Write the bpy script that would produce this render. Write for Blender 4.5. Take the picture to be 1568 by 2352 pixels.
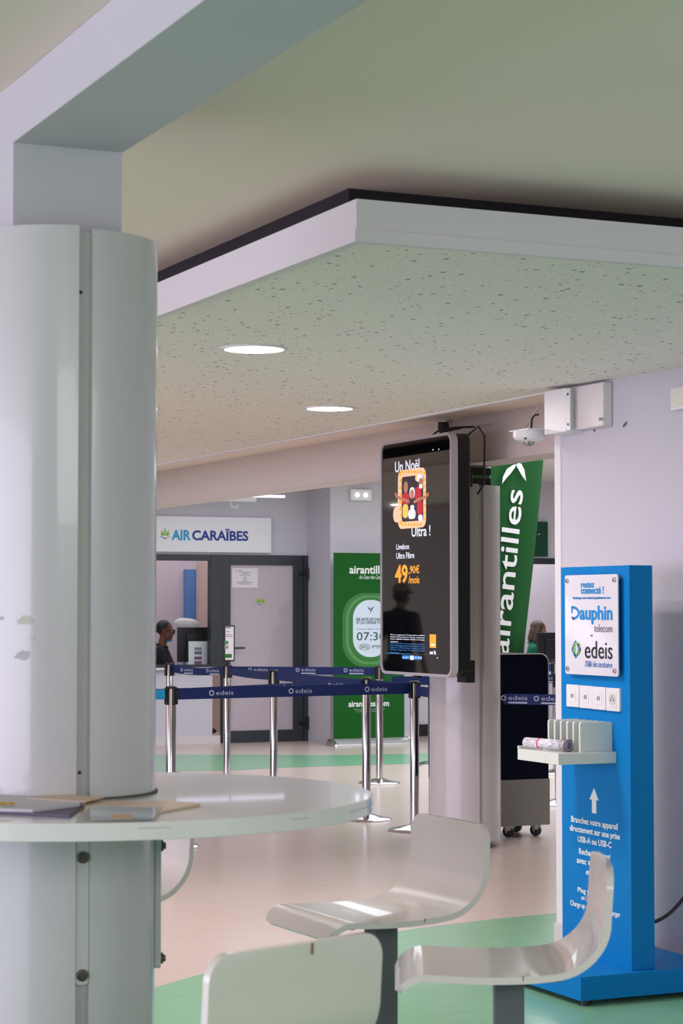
import bpy, bmesh, math, random
from mathutils import Vector, Matrix, Euler
random.seed(7)
for o in list(bpy.data.objects): bpy.data.objects.remove(o)
S = bpy.context.scene
COL = S.collection
V = Vector

# ------------------------------------------------------------------ camera
YAW = math.radians(24.4); FPX = 4815.0; PITCH = math.atan(219 / FPX); CZ = 1.5
cam_d = bpy.data.cameras.new('camera'); cam = bpy.data.objects.new('camera', cam_d); COL.objects.link(cam)
cam.location = (0, 0, CZ); cam.rotation_euler = (math.pi / 2 + PITCH, 0, -YAW)
cam_d.sensor_width = 36; cam_d.lens = FPX / 2352 * 36; cam_d.clip_end = 200; cam_d.clip_start = 0.1
cam_d.dof.use_dof = True; cam_d.dof.focus_distance = 11.0; cam_d.dof.aperture_fstop = 11
S.camera = cam
RV = V((math.cos(YAW), -math.sin(YAW), 0)); HV = V((math.sin(YAW), math.cos(YAW), 0)); ZV = V((0, 0, 1))
FV = HV * math.cos(PITCH) + ZV * math.sin(PITCH); UV = -HV * math.sin(PITCH) + ZV * math.cos(PITCH)
C0 = V((0, 0, CZ))
def ray(px, py): return FV + RV * ((px - 784) / FPX) + UV * ((1176 - py) / FPX)
def PX(px, py, X): r = ray(px, py); return C0 + r * (X / r.x)
def PY(px, py, Y): r = ray(px, py); return C0 + r * (Y / r.y)
def PZ(px, py, Z=0.0): r = ray(px, py); return C0 + r * ((Z - CZ) / r.z)

# ------------------------------------------------------------------ world, light, exposure
S.view_settings.view_transform = 'Standard'; S.view_settings.look = 'None'
S.view_settings.gamma = 1; S.view_settings.use_curve_mapping = False
S.view_settings.exposure = 0.0
S.cycles.sample_clamp_indirect = 4.0; S.cycles.sample_clamp_direct = 6.0
w = bpy.data.worlds.new('world'); S.world = w; w.use_nodes = True
w.node_tree.nodes['Background'].inputs[0].default_value = (0.80, 0.84, 0.95, 1)
w.node_tree.nodes['Background'].inputs[1].default_value = 0.05
def area(name, loc, aim, sx, sy, power, color):
    l = bpy.data.lights.new(name, 'AREA'); l.shape = 'RECTANGLE'; l.size = sx; l.size_y = sy
    l.energy = power; l.color = color
    o = bpy.data.objects.new(name, l); COL.objects.link(o); o.location = loc
    o.rotation_euler = (V(aim) - V(loc)).to_track_quat('-Z', 'Y').to_euler(); return o
area('daylight_opening_left', (-7.5, 4.5, 1.5), (2, 4.9, 1.3), 15, 2.4, 700, (0.85, 0.77, 1.0))
area('ceiling_fill_rear', (2.4, -5.0, 0.9), (2.6, 4, 2.4), 8, 1.6, 4, (0.97, 1.0, 0.94))  # added fill behind the camera, tilted up to lift the ceiling
area('floor_bounce_fill', (2.8, -1.5, 2.62), (3.0, 0.5, 0), 7, 2.2, 228, (1.0, 1.0, 1.0))  # added lamp, lights the green floor so it bounces onto the ceiling
area('hall_ceiling_light', (10.2, 15.4, 2.92), (10.2, 15.4, 0), 6.0, 8.0, 420, (0.85, 0.92, 1.0))
area('facade_ceiling_light', (8.6, 20.3, 2.9), (8.6, 21.4, 1.0), 4.5, 0.5, 4, (1.0, 0.95, 0.97))
area('office_ceiling_light', (8.0, 23.2, 2.7), (8.0, 23.2, 0), 3.0, 1.6, 26, (1.0, 0.95, 0.92))
area('desk_ceiling_light', (13.0, 23.2, 2.7), (13.0, 23.2, 0), 3.0, 1.6, 50, (0.92, 0.97, 1.0))
area('waiting_wall_fill', (0.5, 16.0, 2.6), (2.5, 17, 0.5), 4.0, 4.0, 120, (0.85, 0.92, 1.0))  # added fill, brightens the far wall mirrored in the screen glass

# ------------------------------------------------------------------ materials
def lin(c):
    return tuple((x / 255 / 12.92) if x / 255 <= 0.04045 else ((x / 255 + 0.055) / 1.055) ** 2.4 for x in c) + (1,)
MATS = {}
def mat(name, rgb, rough=0.5, metal=0.0, var=0.04, scale=6.0, bump=0.0, emit=0.0, trans=0.0, coat=0.0, alpha=1.0, spec=None, ior=None):
    if name in MATS: return MATS[name]
    m = bpy.data.materials.new(name); m.use_nodes = True; nt = m.node_tree; b = nt.nodes['Principled BSDF']
    c = lin(rgb)
    b.inputs['Roughness'].default_value = rough; b.inputs['Metallic'].default_value = metal
    b.inputs['Coat Weight'].default_value = coat; b.inputs['Transmission Weight'].default_value = trans
    b.inputs['Alpha'].default_value = alpha
    if ior: b.inputs['IOR'].default_value = ior
    if spec is not None: b.inputs['Specular IOR Level'].default_value = spec
    if emit:
        b.inputs['Emission Color'].default_value = c; b.inputs['Emission Strength'].default_value = emit
    tc = nt.nodes.new('ShaderNodeTexCoord'); nz = nt.nodes.new('ShaderNodeTexNoise')
    nz.inputs['Scale'].default_value = scale; nz.inputs['Detail'].default_value = 3
    nt.links.new(tc.outputs['Object'], nz.inputs['Vector'])
    mx = nt.nodes.new('ShaderNodeMix'); mx.data_type = 'RGBA'
    mx.inputs[6].default_value = tuple(x * (1 - var) for x in c[:3]) + (1,)
    mx.inputs[7].default_value = tuple(min(1, x * (1 + var)) for x in c[:3]) + (1,)
    nt.links.new(nz.outputs['Fac'], mx.inputs[0]); nt.links.new(mx.outputs[2], b.inputs['Base Color'])
    if bump:
        bp = nt.nodes.new('ShaderNodeBump'); bp.inputs['Strength'].default_value = bump; bp.inputs['Distance'].default_value = 0.01
        nt.links.new(nz.outputs['Fac'], bp.inputs['Height']); nt.links.new(bp.outputs['Normal'], b.inputs['Normal'])
    MATS[name] = m; return m
def floor_mat(name, rgb, rgb2):
    m = mat(name, rgb, 0.24, var=0.05, scale=1.5); nt = m.node_tree; b = nt.nodes['Principled BSDF']
    tc = nt.nodes.new('ShaderNodeTexCoord'); mp = nt.nodes.new('ShaderNodeMapping')
    mp.inputs['Scale'].default_value = (1.0, 5.0, 1.0); mp.inputs['Rotation'].default_value = (0, 0, YAW)
    nz = nt.nodes.new('ShaderNodeTexNoise'); nz.inputs['Scale'].default_value = 3; nz.inputs['Detail'].default_value = 5
    nt.links.new(tc.outputs['Object'], mp.inputs[0]); nt.links.new(mp.outputs[0], nz.inputs['Vector'])
    mx = nt.nodes.new('ShaderNodeMix'); mx.data_type = 'RGBA'
    mx.inputs[6].default_value = lin(rgb); mx.inputs[7].default_value = lin(rgb2)
    nt.links.new(nz.outputs['Fac'], mx.inputs[0]); nt.links.new(mx.outputs[2], b.inputs['Base Color'])
    return m
def perforated_mat():
    m = mat('perforated_board', (205, 205, 196), 0.85, var=0.0); nt = m.node_tree; b = nt.nodes['Principled BSDF']
    tc = nt.nodes.new('ShaderNodeTexCoord'); mp = nt.nodes.new('ShaderNodeMapping'); mp.inputs['Scale'].default_value = (1.0, 1.0, 0.0)
    nt.links.new(tc.outputs['Object'], mp.inputs[0])
    prev = None
    for sc, r0, r1, seed in ((30, 0.0, 0.30, 0.0), (66, 0.0, 0.26, 3.3)):
        vo = nt.nodes.new('ShaderNodeTexVoronoi'); vo.inputs['Scale'].default_value = sc; vo.inputs['Randomness'].default_value = 0.85
        nt.links.new(mp.outputs[0], vo.inputs['Vector'])
        sp = nt.nodes.new('ShaderNodeSeparateColor'); nt.links.new(vo.outputs['Color'], sp.inputs[0])
        mr = nt.nodes.new('ShaderNodeMapRange'); mr.inputs[1].default_value = 0.35; mr.inputs[3].default_value = r0; mr.inputs[4].default_value = r1
        nt.links.new(sp.outputs[0], mr.inputs[0])
        lt = nt.nodes.new('ShaderNodeMath'); lt.operation = 'LESS_THAN'
        nt.links.new(vo.outputs['Distance'], lt.inputs[0]); nt.links.new(mr.outputs[0], lt.inputs[1])
        if prev is None: prev = lt
        else:
            mxn = nt.nodes.new('ShaderNodeMath'); mxn.operation = 'MAXIMUM'
            nt.links.new(prev.outputs[0], mxn.inputs[0]); nt.links.new(lt.outputs[0], mxn.inputs[1]); prev = mxn
    mx = nt.nodes.new('ShaderNodeMix'); mx.data_type = 'RGBA'
    mx.inputs[6].default_value = lin((244, 240, 232)); mx.inputs[7].default_value = lin((120, 118, 112))
    nt.links.new(prev.outputs[0], mx.inputs[0]); nt.links.new(mx.outputs[2], b.inputs['Base Color'])
    bp = nt.nodes.new('ShaderNodeBump'); bp.invert = True; bp.inputs['Strength'].default_value = 0.5; bp.inputs['Distance'].default_value = 0.004
    nt.links.new(prev.outputs[0], bp.inputs['Height']); nt.links.new(bp.outputs['Normal'], b.inputs['Normal'])
    return m
def plaid_mat():
    m = mat('plaid_cloth', (22, 22, 26), 0.9, var=0.2); nt = m.node_tree; b = nt.nodes['Principled BSDF']
    tc = nt.nodes.new('ShaderNodeTexCoord'); wv = nt.nodes.new('ShaderNodeTexWave'); wv.bands_direction = 'Z'; wv.inputs['Scale'].default_value = 9
    wy = nt.nodes.new('ShaderNodeTexWave'); wy.bands_direction = 'Y'; wy.inputs['Scale'].default_value = 9
    ad = nt.nodes.new('ShaderNodeMath'); ad.operation = 'MULTIPLY'
    for x in (wv, wy): nt.links.new(tc.outputs['Object'], x.inputs['Vector'])
    nt.links.new(wv.outputs['Fac'], ad.inputs[0]); nt.links.new(wy.outputs['Fac'], ad.inputs[1])
    mx = nt.nodes.new('ShaderNodeMix'); mx.data_type = 'RGBA'; mx.inputs[6].default_value = lin((18, 18, 22)); mx.inputs[7].default_value = lin((62, 60, 66))
    nt.links.new(ad.outputs[0], mx.inputs[0]); nt.links.new(mx.outputs[2], b.inputs['Base Color']); return m

WALL = mat('white_wall_paint', (200, 196, 206), 0.75, var=0.015, scale=1.2, bump=0.02)
PINKW = mat('warm_white_paint', (224, 214, 212), 0.75, var=0.015, scale=1.2)
CEIL = mat('ceiling_paint', (250, 234, 222), 0.85, var=0.02, scale=0.6)
BEAM = mat('beam_paint', (202, 200, 206), 0.8, var=0.03, scale=2.5, bump=0.05)
EDGE = mat('panel_edge_paint', (226, 222, 226), 0.6, var=0.02, scale=1.5)
PERF = perforated_mat()
BEIGE = floor_mat('beige_vinyl', (216, 200, 190), (206, 188, 177))
GREEN = floor_mat('green_vinyl', (136, 190, 152), (120, 176, 138))
CLAD = mat('cladding_metal', (204, 202, 204), 0.22, var=0.02, scale=1.0, coat=0.3)
GROOVE = mat('cladding_groove', (188, 186, 184), 0.5, var=0.03)
LAM = mat('white_laminate', (236, 236, 232), 0.16, var=0.02, scale=3, coat=0.5)
LAMEDGE = mat('laminate_edge', (208, 214, 206), 0.4, var=0.03, scale=4)
SHELL = mat('white_shell_lacquer', (228, 222, 214), 0.2, var=0.03, scale=8, coat=0.4)
LEGM = mat('grey_painted_steel', (96, 100, 106), 0.45, var=0.03)
WORN = mat('worn_wood_chip', (134, 112, 78), 0.8, var=0.3, scale=60)
DARKBOLT = mat('dark_bolt', (92, 90, 80), 0.35, metal=0.8, var=0.2, scale=60)
BLUE = mat('kiosk_blue', (0, 122, 192), 0.5, var=0.03, scale=2, spec=.15)
PLASTIC = mat('white_plastic', (232, 230, 232), 0.3, var=0.01)
ACRYL = mat('white_acrylic', (226, 222, 230), 0.12, var=0.01, coat=0.5)
SHELFM = mat('white_coated_shelf', (222, 226, 218), 0.28, var=0.02)
CHROME = mat('chrome', (205, 203, 206), 0.13, metal=1.0, var=0.04)
STEEL = mat('brushed_steel', (170, 170, 172), 0.3, metal=1.0, var=0.08, scale=20)
BLACK = mat('black_plastic', (20, 20, 23), 0.4, var=0.1)
BELT = mat('navy_belt', (3, 36, 98), 0.7, var=0.06, scale=30)
BELTP = mat('belt_print', (190, 196, 214), 0.7, var=0.02)
BELTG = mat('belt_ghost_print', (20, 62, 130), 0.7, var=0.02)
FRAMEM = mat('anthracite_frame', (44, 48, 56), 0.4, var=0.05)
NAVY = mat('navy_panel', (5, 10, 34), 0.4, var=0.05, spec=.12)
BGREY = mat('panel_grey', (146, 146, 142), 0.4, var=0.05, scale=2)
BANG = mat('banner_green', (26, 86, 32), 0.6, var=0.03, spec=.1)
BANL = mat('banner_light_green', (76, 138, 72), 0.5, var=0.03)
BANM = mat('banner_mid_green', (44, 110, 46), 0.5, var=0.03)
FLAGG = mat('flag_green', (30, 84, 40), 0.8, var=0.06, scale=3, spec=.2)
SIGNG = mat('sign_dark_green', (0, 66, 44), 0.3, var=0.03)
WHITEP = mat('white_print', (235, 235, 235), 0.5, var=0.01)
CLOUD = mat('cloud_print', (204, 214, 228), 0.5, var=0.10, scale=5)
TXG = mat('dark_green_print', (20, 70, 44), 0.5)
TXB = mat('blue_print', (0, 136, 206), 0.5, var=0.02)
CYANP = mat('cyan_print', (20, 150, 200), 0.5, var=0.02)
DBLUE = mat('deep_blue_print', (18, 50, 140), 0.5, var=0.02)
LEAFG = mat('leaf_green_print', (140, 190, 60), 0.5, var=0.05)
OCHRE = mat('ochre_print', (220, 150, 60), 0.5)
TXK = mat('black_print', (24, 22, 34), 0.5)
TXGREY = mat('grey_print', (140, 128, 148), 0.5)
PALEB = mat('pale_blue_print', (120, 150, 205), 0.5)
PAPER = mat('paper', (232, 230, 232), 0.7, var=0.02)
PAPERG = mat('grey_paper', (206, 202, 212), 0.6, var=0.1, scale=12)
KRAFT = mat('kraft_paper', (222, 196, 178), 0.7, var=0.05)
PLUM = mat('plum_paper', (96, 84, 112), 0.6, var=0.1)
YEL = mat('yellow_string', (214, 176, 72), 0.7)
CLEAR = mat('clear_plastic', (235, 240, 244), 0.06, trans=0.85, ior=1.3)
FROST = mat('frosted_glass_film', (222, 210, 218), 0.26, var=0.02, trans=0.42, ior=1.12)
GLASS = mat('window_glass', (245, 248, 250), 0.02, trans=1.0, ior=1.05)
MONIT = mat('monitor_shell', (36, 34, 36), 0.5, var=0.06)
SKIN1 = mat('skin_brown', (118, 74, 56), 0.5, var=0.06, scale=20)
SKIN2 = mat('skin_tan', (150, 104, 84), 0.5, var=0.06, scale=20)
SKIN3 = mat('skin_dark', (84, 58, 48), 0.5, var=0.06, scale=20)
HAIR1 = mat('black_hair', (24, 20, 20), 0.5, var=0.3, scale=60)
HAIR2 = mat('brown_streaked_hair', (84, 60, 46), 0.45, var=0.85, scale=30)
POLO = mat('green_polo_cloth', (8, 112, 78), 0.8, var=0.1, scale=12)
TEE = mat('navy_cloth', (28, 30, 44), 0.85, var=0.1)
CAP = mat('khaki_cloth', (110, 98, 78), 0.85, var=0.1)
JEANS = mat('dark_trousers', (40, 44, 60), 0.85, var=0.1)
PLAID = plaid_mat()
SCRBK = mat('screen_glass', (4, 5, 7), 0.03, var=0.0, coat=0.6, spec=0.8)
SCRW = mat('screen_white', (214, 222, 236), 0.3, emit=0.75)
SCRO = mat('screen_orange', (245, 160, 50), 0.3, emit=0.75)
SCRB = mat('screen_blue', (60, 130, 200), 0.3, emit=0.6)
SCRG = mat('screen_grey', (70, 84, 110), 0.3, emit=0.4)
SCRR = mat('screen_red', (190, 24, 50), 0.3, emit=0.6)
SCRS = mat('screen_skin', (176, 120, 96), 0.3, emit=0.6)
SCRK = mat('screen_dark', (50, 36, 50), 0.3, emit=0.4)
SCRY = mat('screen_yellow', (240, 200, 90), 0.3, emit=0.6)
SCRC = mat('screen_cream', (240, 196, 160), 0.3, emit=0.65)
LEDM = mat('lamp_diffuser', (255, 242, 243), 0.4, emit=165.0)
LEDS = mat('small_led', (225, 228, 255), 0.4, emit=2.5)
BLUEWALL = mat('blue_backdrop', (96, 140, 206), 0.6, var=0.06, scale=2)
WOODP = mat('pale_wood', (214, 188, 180), 0.6, var=0.06, scale=3)
SKIRT = mat('skirting_paint', (212, 204, 202), 0.6, var=0.03)
GAPSHADE = mat('gap_shade', (34, 30, 36), 0.8)  # shade tone for the space above the ceiling panel

# ------------------------------------------------------------------ geometry helpers
def NB(): return bmesh.new()
def box(bm, lo, hi):
    x0, x1 = sorted((lo[0], hi[0])); y0, y1 = sorted((lo[1], hi[1])); z0, z1 = sorted((lo[2], hi[2]))
    v = [bm.verts.new(p) for p in ((x0, y0, z0), (x1, y0, z0), (x1, y1, z0), (x0, y1, z0), (x0, y0, z1), (x1, y0, z1), (x1, y1, z1), (x0, y1, z1))]
    for q in ((0, 3, 2, 1), (4, 5, 6, 7), (0, 1, 5, 4), (1, 2, 6, 5), (2, 3, 7, 6), (3, 0, 4, 7)): bm.faces.new([v[i] for i in q])
    return bm
def prism(bm, pts, ext):
    ext = V(ext); n = len(pts)
    a = [bm.verts.new(V(p)) for p in pts]; b = [bm.verts.new(V(p) + ext) for p in pts]
    bm.faces.new(a[::-1]); bm.faces.new(b)
    for i in range(n): bm.faces.new((a[i], a[(i + 1) % n], b[(i + 1) % n], b[i]))
    return bm
def frame_of(d):
    d = V(d).normalized(); a = V((0, 0, 1)) if abs(d.z) < 0.9 else V((1, 0, 0))
    u = d.cross(a).normalized(); return u, d.cross(u).normalized()
def tube(bm, pts, r, seg=10, cap=True):
    pts = [V(p) for p in pts]; rings = []; n = len(pts)
    rs = r if isinstance(r, (list, tuple)) else [r] * n
    d0 = (pts[1] - pts[0]).normalized(); u, v = frame_of(d0); pd = d0
    for i, p in enumerate(pts):
        d = ((pts[min(i + 1, n - 1)] - p).normalized() + (p - pts[max(i - 1, 0)]).normalized())
        d = d.normalized() if d.length > 1e-6 else pd
        q = pd.rotation_difference(d); u = (q @ u).normalized(); v = d.cross(u).normalized(); pd = d
        rings.append([bm.verts.new(p + (u * math.cos(t) + v * math.sin(t)) * rs[i]) for t in [2 * math.pi * k / seg for k in range(seg)]])
    for a, b in zip(rings, rings[1:]):
        for k in range(seg): bm.faces.new((a[k], a[(k + 1) % seg], b[(k + 1) % seg], b[k]))
    if cap: bm.faces.new(rings[0][::-1]); bm.faces.new(rings[-1])
    return bm
def lathe(bm, prof, c, axis=(0, 0, 1), seg=40):
    c = V(c); axis = V(axis).normalized(); u, v = frame_of(axis); rings = []
    for r, h in prof:
        if r < 1e-5: rings.append([bm.verts.new(c + axis * h)])
        else: rings.append([bm.verts.new(c + axis * h + (u * math.cos(2 * math.pi * k / seg) + v * math.sin(2 * math.pi * k / seg)) * r) for k in range(seg)])
    for a, b in zip(rings, rings[1:]):
        for k in range(seg):
            k2 = (k + 1) % seg
            if len(a) == 1 and len(b) == 1: continue
            if len(a) == 1: bm.faces.new((a[0], b[k2], b[k]))
            elif len(b) == 1: bm.faces.new((a[k], a[k2], b[0]))
            else: bm.faces.new((a[k], a[k2], b[k2], b[k]))
    for rg, fl in ((rings[0], 1), (rings[-1], 0)):
        if len(rg) > 1: bm.faces.new(rg[::-1] if fl else rg)
    return bm
def rrect(w, h, r, n=6):
    out = []
    for cx, cy, a0 in ((w / 2 - r, h / 2 - r, 0), (-w / 2 + r, h / 2 - r, 90), (-w / 2 + r, -h / 2 + r, 180), (w / 2 - r, -h / 2 + r, 270)):
        for k in range(n + 1):
            a = math.radians(a0 + 90 * k / n); out.append((cx + r * math.cos(a), cy + r * math.sin(a)))
    return out
def plate(bm, c, U, Vv, w, h, r, ext, n=6):
    c = V(c); U = V(U); Vv = V(Vv)
    return prism(bm, [c + U * x + Vv * y for x, y in rrect(w, h, r, n)], ext)
def ball(bm, c, r, rot=None, seg=20):
    if not isinstance(r, (tuple, list)): r = (r, r, r)
    M = Matrix.Translation(V(c)) @ (Euler(rot).to_matrix().to_4x4() if rot else Matrix()) @ Matrix.Diagonal((r[0], r[1], r[2], 1))
    nu, nv = seg, seg // 2 + 2
    def P(i, j): a = 2 * math.pi * j / nu; b = math.pi * i / nv; return M @ V((math.sin(b) * math.cos(a), math.sin(b) * math.sin(a), math.cos(b)))
    top = bm.verts.new(M @ V((0, 0, 1))); bot = bm.verts.new(M @ V((0, 0, -1)))
    rows = [[bm.verts.new(P(i, j)) for j in range(nu)] for i in range(1, nv)]
    for j in range(nu):
        k = (j + 1) % nu; bm.faces.new((top, rows[0][j], rows[0][k])); bm.faces.new((bot, rows[-1][k], rows[-1][j]))
        for a_, b_ in zip(rows, rows[1:]): bm.faces.new((a_[j], b_[j], b_[k], a_[k]))
    return bm
def world_of(o):
    m = o.matrix_basis.copy()
    return (world_of(o.parent) @ m) if o.parent else m
def part(name, bm, m, parent=None, smooth=False, bevel=0.0, label=None, local=False, recalc=True):
    if recalc: bmesh.ops.recalc_face_normals(bm, faces=bm.faces[:])
    if smooth:
        for f in bm.faces: f.smooth = True
        for e in bm.edges:
            if len(e.link_faces) == 2 and e.calc_face_angle(0) > math.radians(38): e.smooth = False
    if parent is not None and not local: bm.transform(world_of(parent).inverted())
    me = bpy.data.meshes.new(name); bm.to_mesh(me); bm.free()
    for x in (m if isinstance(m, list) else [m]): me.materials.append(x)
    o = bpy.data.objects.new(name, me); COL.objects.link(o); o.parent = parent
    if bevel:
        b = o.modifiers.new('bevel', 'BEVEL'); b.width = bevel; b.segments = 3; b.limit_method = 'ANGLE'; b.angle_limit = math.radians(40)
        for f in me.polygons: f.use_smooth = False
    if label: o['label'] = label
    return o
def thing(name, label, cat, loc=(0, 0, 0), rotz=0, group=None):
    o = bpy.data.objects.new(name, None); COL.objects.link(o); o.location = loc; o.rotation_euler = (0, 0, rotz)
    o.empty_display_size = 0.1; o['label'] = label; o['category'] = cat
    if group: o['group'] = group
    return o
def tag(o, label, cat, group=None):
    o['label'] = label; o['category'] = cat
    if group: o['group'] = group
    return o
def struct(name, bm, m, bevel=0.0, **k):
    o = part(name, bm, m, None, bevel=bevel, **k); o['kind'] = 'structure'; return o
def dup(root, loc, rotz, label=None):
    r = root.copy(); COL.objects.link(r); r.location = loc; r.rotation_euler = (0, 0, rotz)
    if label: r['label'] = label
    for ch in list(root.children):
        c = ch.copy(); COL.objects.link(c); c.parent = r
        for g in list(ch.children):
            d = g.copy(); COL.objects.link(d); d.parent = c
    return r
def text_bm(s, bold=0.0, res=3, shear=0.0, space=1.0):
    cu = bpy.data.curves.new('t', 'FONT'); cu.body = s; cu.offset = bold; cu.resolution_u = res; cu.shear = shear; cu.space_character = space
    cu.extrude = 0.004
    o = bpy.data.objects.new('t', cu); COL.objects.link(o)
    dg = bpy.context.evaluated_depsgraph_get(); me = bpy.data.meshes.new_from_object(o.evaluated_get(dg))
    bm = NB(); bm.from_mesh(me); bpy.data.objects.remove(o); bpy.data.curves.remove(cu); bpy.data.meshes.remove(me)
    return bm
def text_at(name, s, m, parent, c, U, Vv, w, h, depth=0.0015, **k):
    """lettering stretched to w x h round the point c on the plane U, Vv"""
    bm = text_bm(s, **k)
    xs = [v.co.x for v in bm.verts]; ys = [v.co.y for v in bm.verts]
    x0, x1, y0, y1 = min(xs), max(xs), min(ys), max(ys); U = V(U); Vv = V(Vv); N = U.cross(Vv); c = V(c)
    if w is None: w = h * (x1 - x0) / (y1 - y0)
    for v in bm.verts:
        v.co = c + U * ((v.co.x - (x0 + x1) / 2) / (x1 - x0) * w) + Vv * ((v.co.y - (y0 + y1) / 2) / (y1 - y0) * h) + N * (depth if v.co.z > 0 else 0.0002)
    return part(name, bm, m, parent, recalc=False)
XN = V((0, -1, 0)); XP = V((1, 0, 0))           # text directions on planes X=c (facing -X) and Y=c (facing -Y)
def rect_px(plane, val, x0, y0, x1, y1):
    F = PX if plane == 'X' else PY; xm = (x0 + x1) / 2; ym = (y0 + y1) / 2
    a = F(x0, ym, val); b = F(x1, ym, val); t = F(xm, y0, val); o = F(xm, y1, val)
    return (a + b) / 2 * 1.0, (b - a).length, abs(t.z - o.z), V((((a + b) / 2).x, ((a + b) / 2).y, (t.z + o.z) / 2))
def txt(name, s, m, parent, plane, val, x0, y0, x1, y1, **k):
    _, w_, h_, c = rect_px(plane, val, x0, y0, x1, y1)
    return text_at(name, s, m, parent, c, XN if plane == 'X' else XP, ZV, w_, h_, **k)
def leafmark(parent, plane, val, x0, y0, x1, y1, N):
    """flower mark: five green leaves over a blue and an orange stroke"""
    _, w_, h_, c = rect_px(plane, val, x0, y0, x1, y1); U = XN if plane == 'X' else XP
    bm = NB()
    for a, L in ((-58, .34), (-30, .50), (0, .62), (30, .50), (58, .34)):
        d = (U * math.sin(math.radians(a)) * w_ / h_ + ZV * math.cos(math.radians(a))) * h_; s = V(N).cross(d).normalized()
        b0 = c - ZV * h_ * .2 + U * math.sin(math.radians(a)) * .12 * w_
        pts = [b0, b0 + d * L * .35 + s * w_ * .07, b0 + d * L * .7 + s * w_ * .05, b0 + d * L, b0 + d * L * .7 - s * w_ * .05, b0 + d * L * .35 - s * w_ * .07]
        prism(bm, pts, V(N) * .001)
    part('leaf_mark', bm, LEAFG, parent)
    for sg, mm in ((-1, CYANP), (1, OCHRE)):
        bm = NB(); pts = []; q = []
        for k in range(6):
            t = k / 5; p = c - ZV * h_ * (.48 - .22 * math.sin(t * 1.5)) + U * sg * t * w_ * .46
            pts.append(p); q.append(p + ZV * h_ * .09 * (1 - t) + ZV * h_ * .015)
        prism(bm, pts + q[::-1], V(N) * .001); part('stroke_mark', bm, mm, parent)

# ------------------------------------------------------------------ setting
XR = 4.78                 # right wall plane
BX0, BX1 = 6.08, 6.33     # far beam
FY = 21.75                # shopfront facade
ZC = 2.68
bm = NB()
def flat(bm, pts, z, mi):
    f = bm.faces.new([bm.verts.new((p[0], p[1], z)) for p in pts]); f.material_index = mi
    if f.normal.z < 0 or (bm.normal_update() or f.normal.z < 0): f.normal_flip()
flat(bm, [(-9, -7), (18, -7), (18, 27), (-9, 27)], 0, 0)
near_edge = [(-9, 5.2), (-2, 5.9), (1.2, 7.0), (2.79, 7.92), (3.35, 8.34), (3.83, 8.64), (4.40, 8.85), (4.87, 8.96), (5.26, 9.01), (7.0, 9.0), (18, 8.0)]
flat(bm, [(-9, -6.9), (18, -6.9)] + near_edge[::-1], 0.0012, 1)
def wq(px, py): p = PZ(px, py); return (p.x, p.y)
top_ = [wq(368, 1733), wq(560, 1733.5), wq(740, 1735), wq(925, 1731.7), wq(985, 1729)]
bot_ = [wq(368, 1771), wq(531, 1769.6), wq(628, 1764), wq(780, 1759), wq(925, 1754.7), wq(985, 1751)]
flat(bm, [(-5, 22.5 - 2)] + top_ + [(16, 18.2)] + [(16, 17.2)] + bot_[::-1] + [(-5, 18.5)], 0.0012, 1)
fl = struct('floor', bm, [BEIGE, GREEN], recalc=False)

struct('ceiling', box(NB(), (-9, -7, ZC), (BX0, 27, ZC + .1)), CEIL)
struct('ceiling_hall', box(NB(), (BX1, -7, 3.0), (18, 27, 3.1)), PINKW)
struct('wall_right', box(NB(), (XR, -7, 0), (XR + .22, 8.2, ZC)), WALL)
struct('wall_hall_right', box(NB(), (17.8, 5, 0), (18, 27, 3)), PINKW)
struct('wall_hall_near', box(NB(), (XR + .22, 5.0, 0), (17.8, 5.2, 3)), PINKW)
struct('baseboard_right', box(NB(), (XR - .012, -7, 0), (XR + .235, 8.212, .09)), SKIRT)
bm = box(NB(), (XR - .004, 8.15, .09), (XR + .03, 8.205, 2.5)); struct('trim_1', bm, EDGE, bevel=.003)
# far wall of the near room, left of the shopfronts
struct('wall_far_left', box(NB(), (-9, 22.3, 0), (BX1, 22.5, ZC)), PINKW)

def facade():
    bm = NB(); T = .12
    W0, W1 = 5.6, PY(484, 1500, FY).x; D0, D1 = PY(509, 1500, FY).x, PY(704, 1500, FY).x
    zt = PY(500, 1274, FY).z; zs = .84
    box(bm, (BX1, FY, 0), (W1 + .02, FY + T, zs))              # under window
    box(bm, (BX1, FY, zt), (D1, FY + T, 3.0))                   # above window and door
    struct('wall_far', bm, WALL)
    return W0, W1, D0, D1, zt, zs
W0, W1, D0, D1, ZT, ZS = facade()
PYF = 21.1
xp = PY(741, 1500, PYF).x
XE = 11.35
struct('wall_pier', box(NB(), (D1, PYF, 0), (10.45, FY + .12, 3.0)), WALL)
struct('wall_far_right', box(box(NB(), (10.45, FY, 0), (18, FY + .12, .84)), (10.45, FY, ZT), (18, FY + .12, 3.0)), WALL)
struct('baseboard_far', box(box(NB(), (D1 - .012, PYF - .012, 0), (10.45, PYF, .1)), (BX1, FY - .015, 0), (D0 - .02, FY, .085)), SKIRT)
struct('baseboard_far_right', box(NB(), (10.5, FY - .03, 0.02), (17, FY - .001, .15)), BLACK)
struct('wall_office_back', box(NB(), (5.2, 24.2, 0), (18, 24.3, 3)), mat('pink_wall_paint', (216, 200, 210), .8, var=.02))
struct('ceiling_office', box(NB(), (BX1, FY + .12, 2.98), (17.9, 24.2, 2.995)), PINKW)

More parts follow.
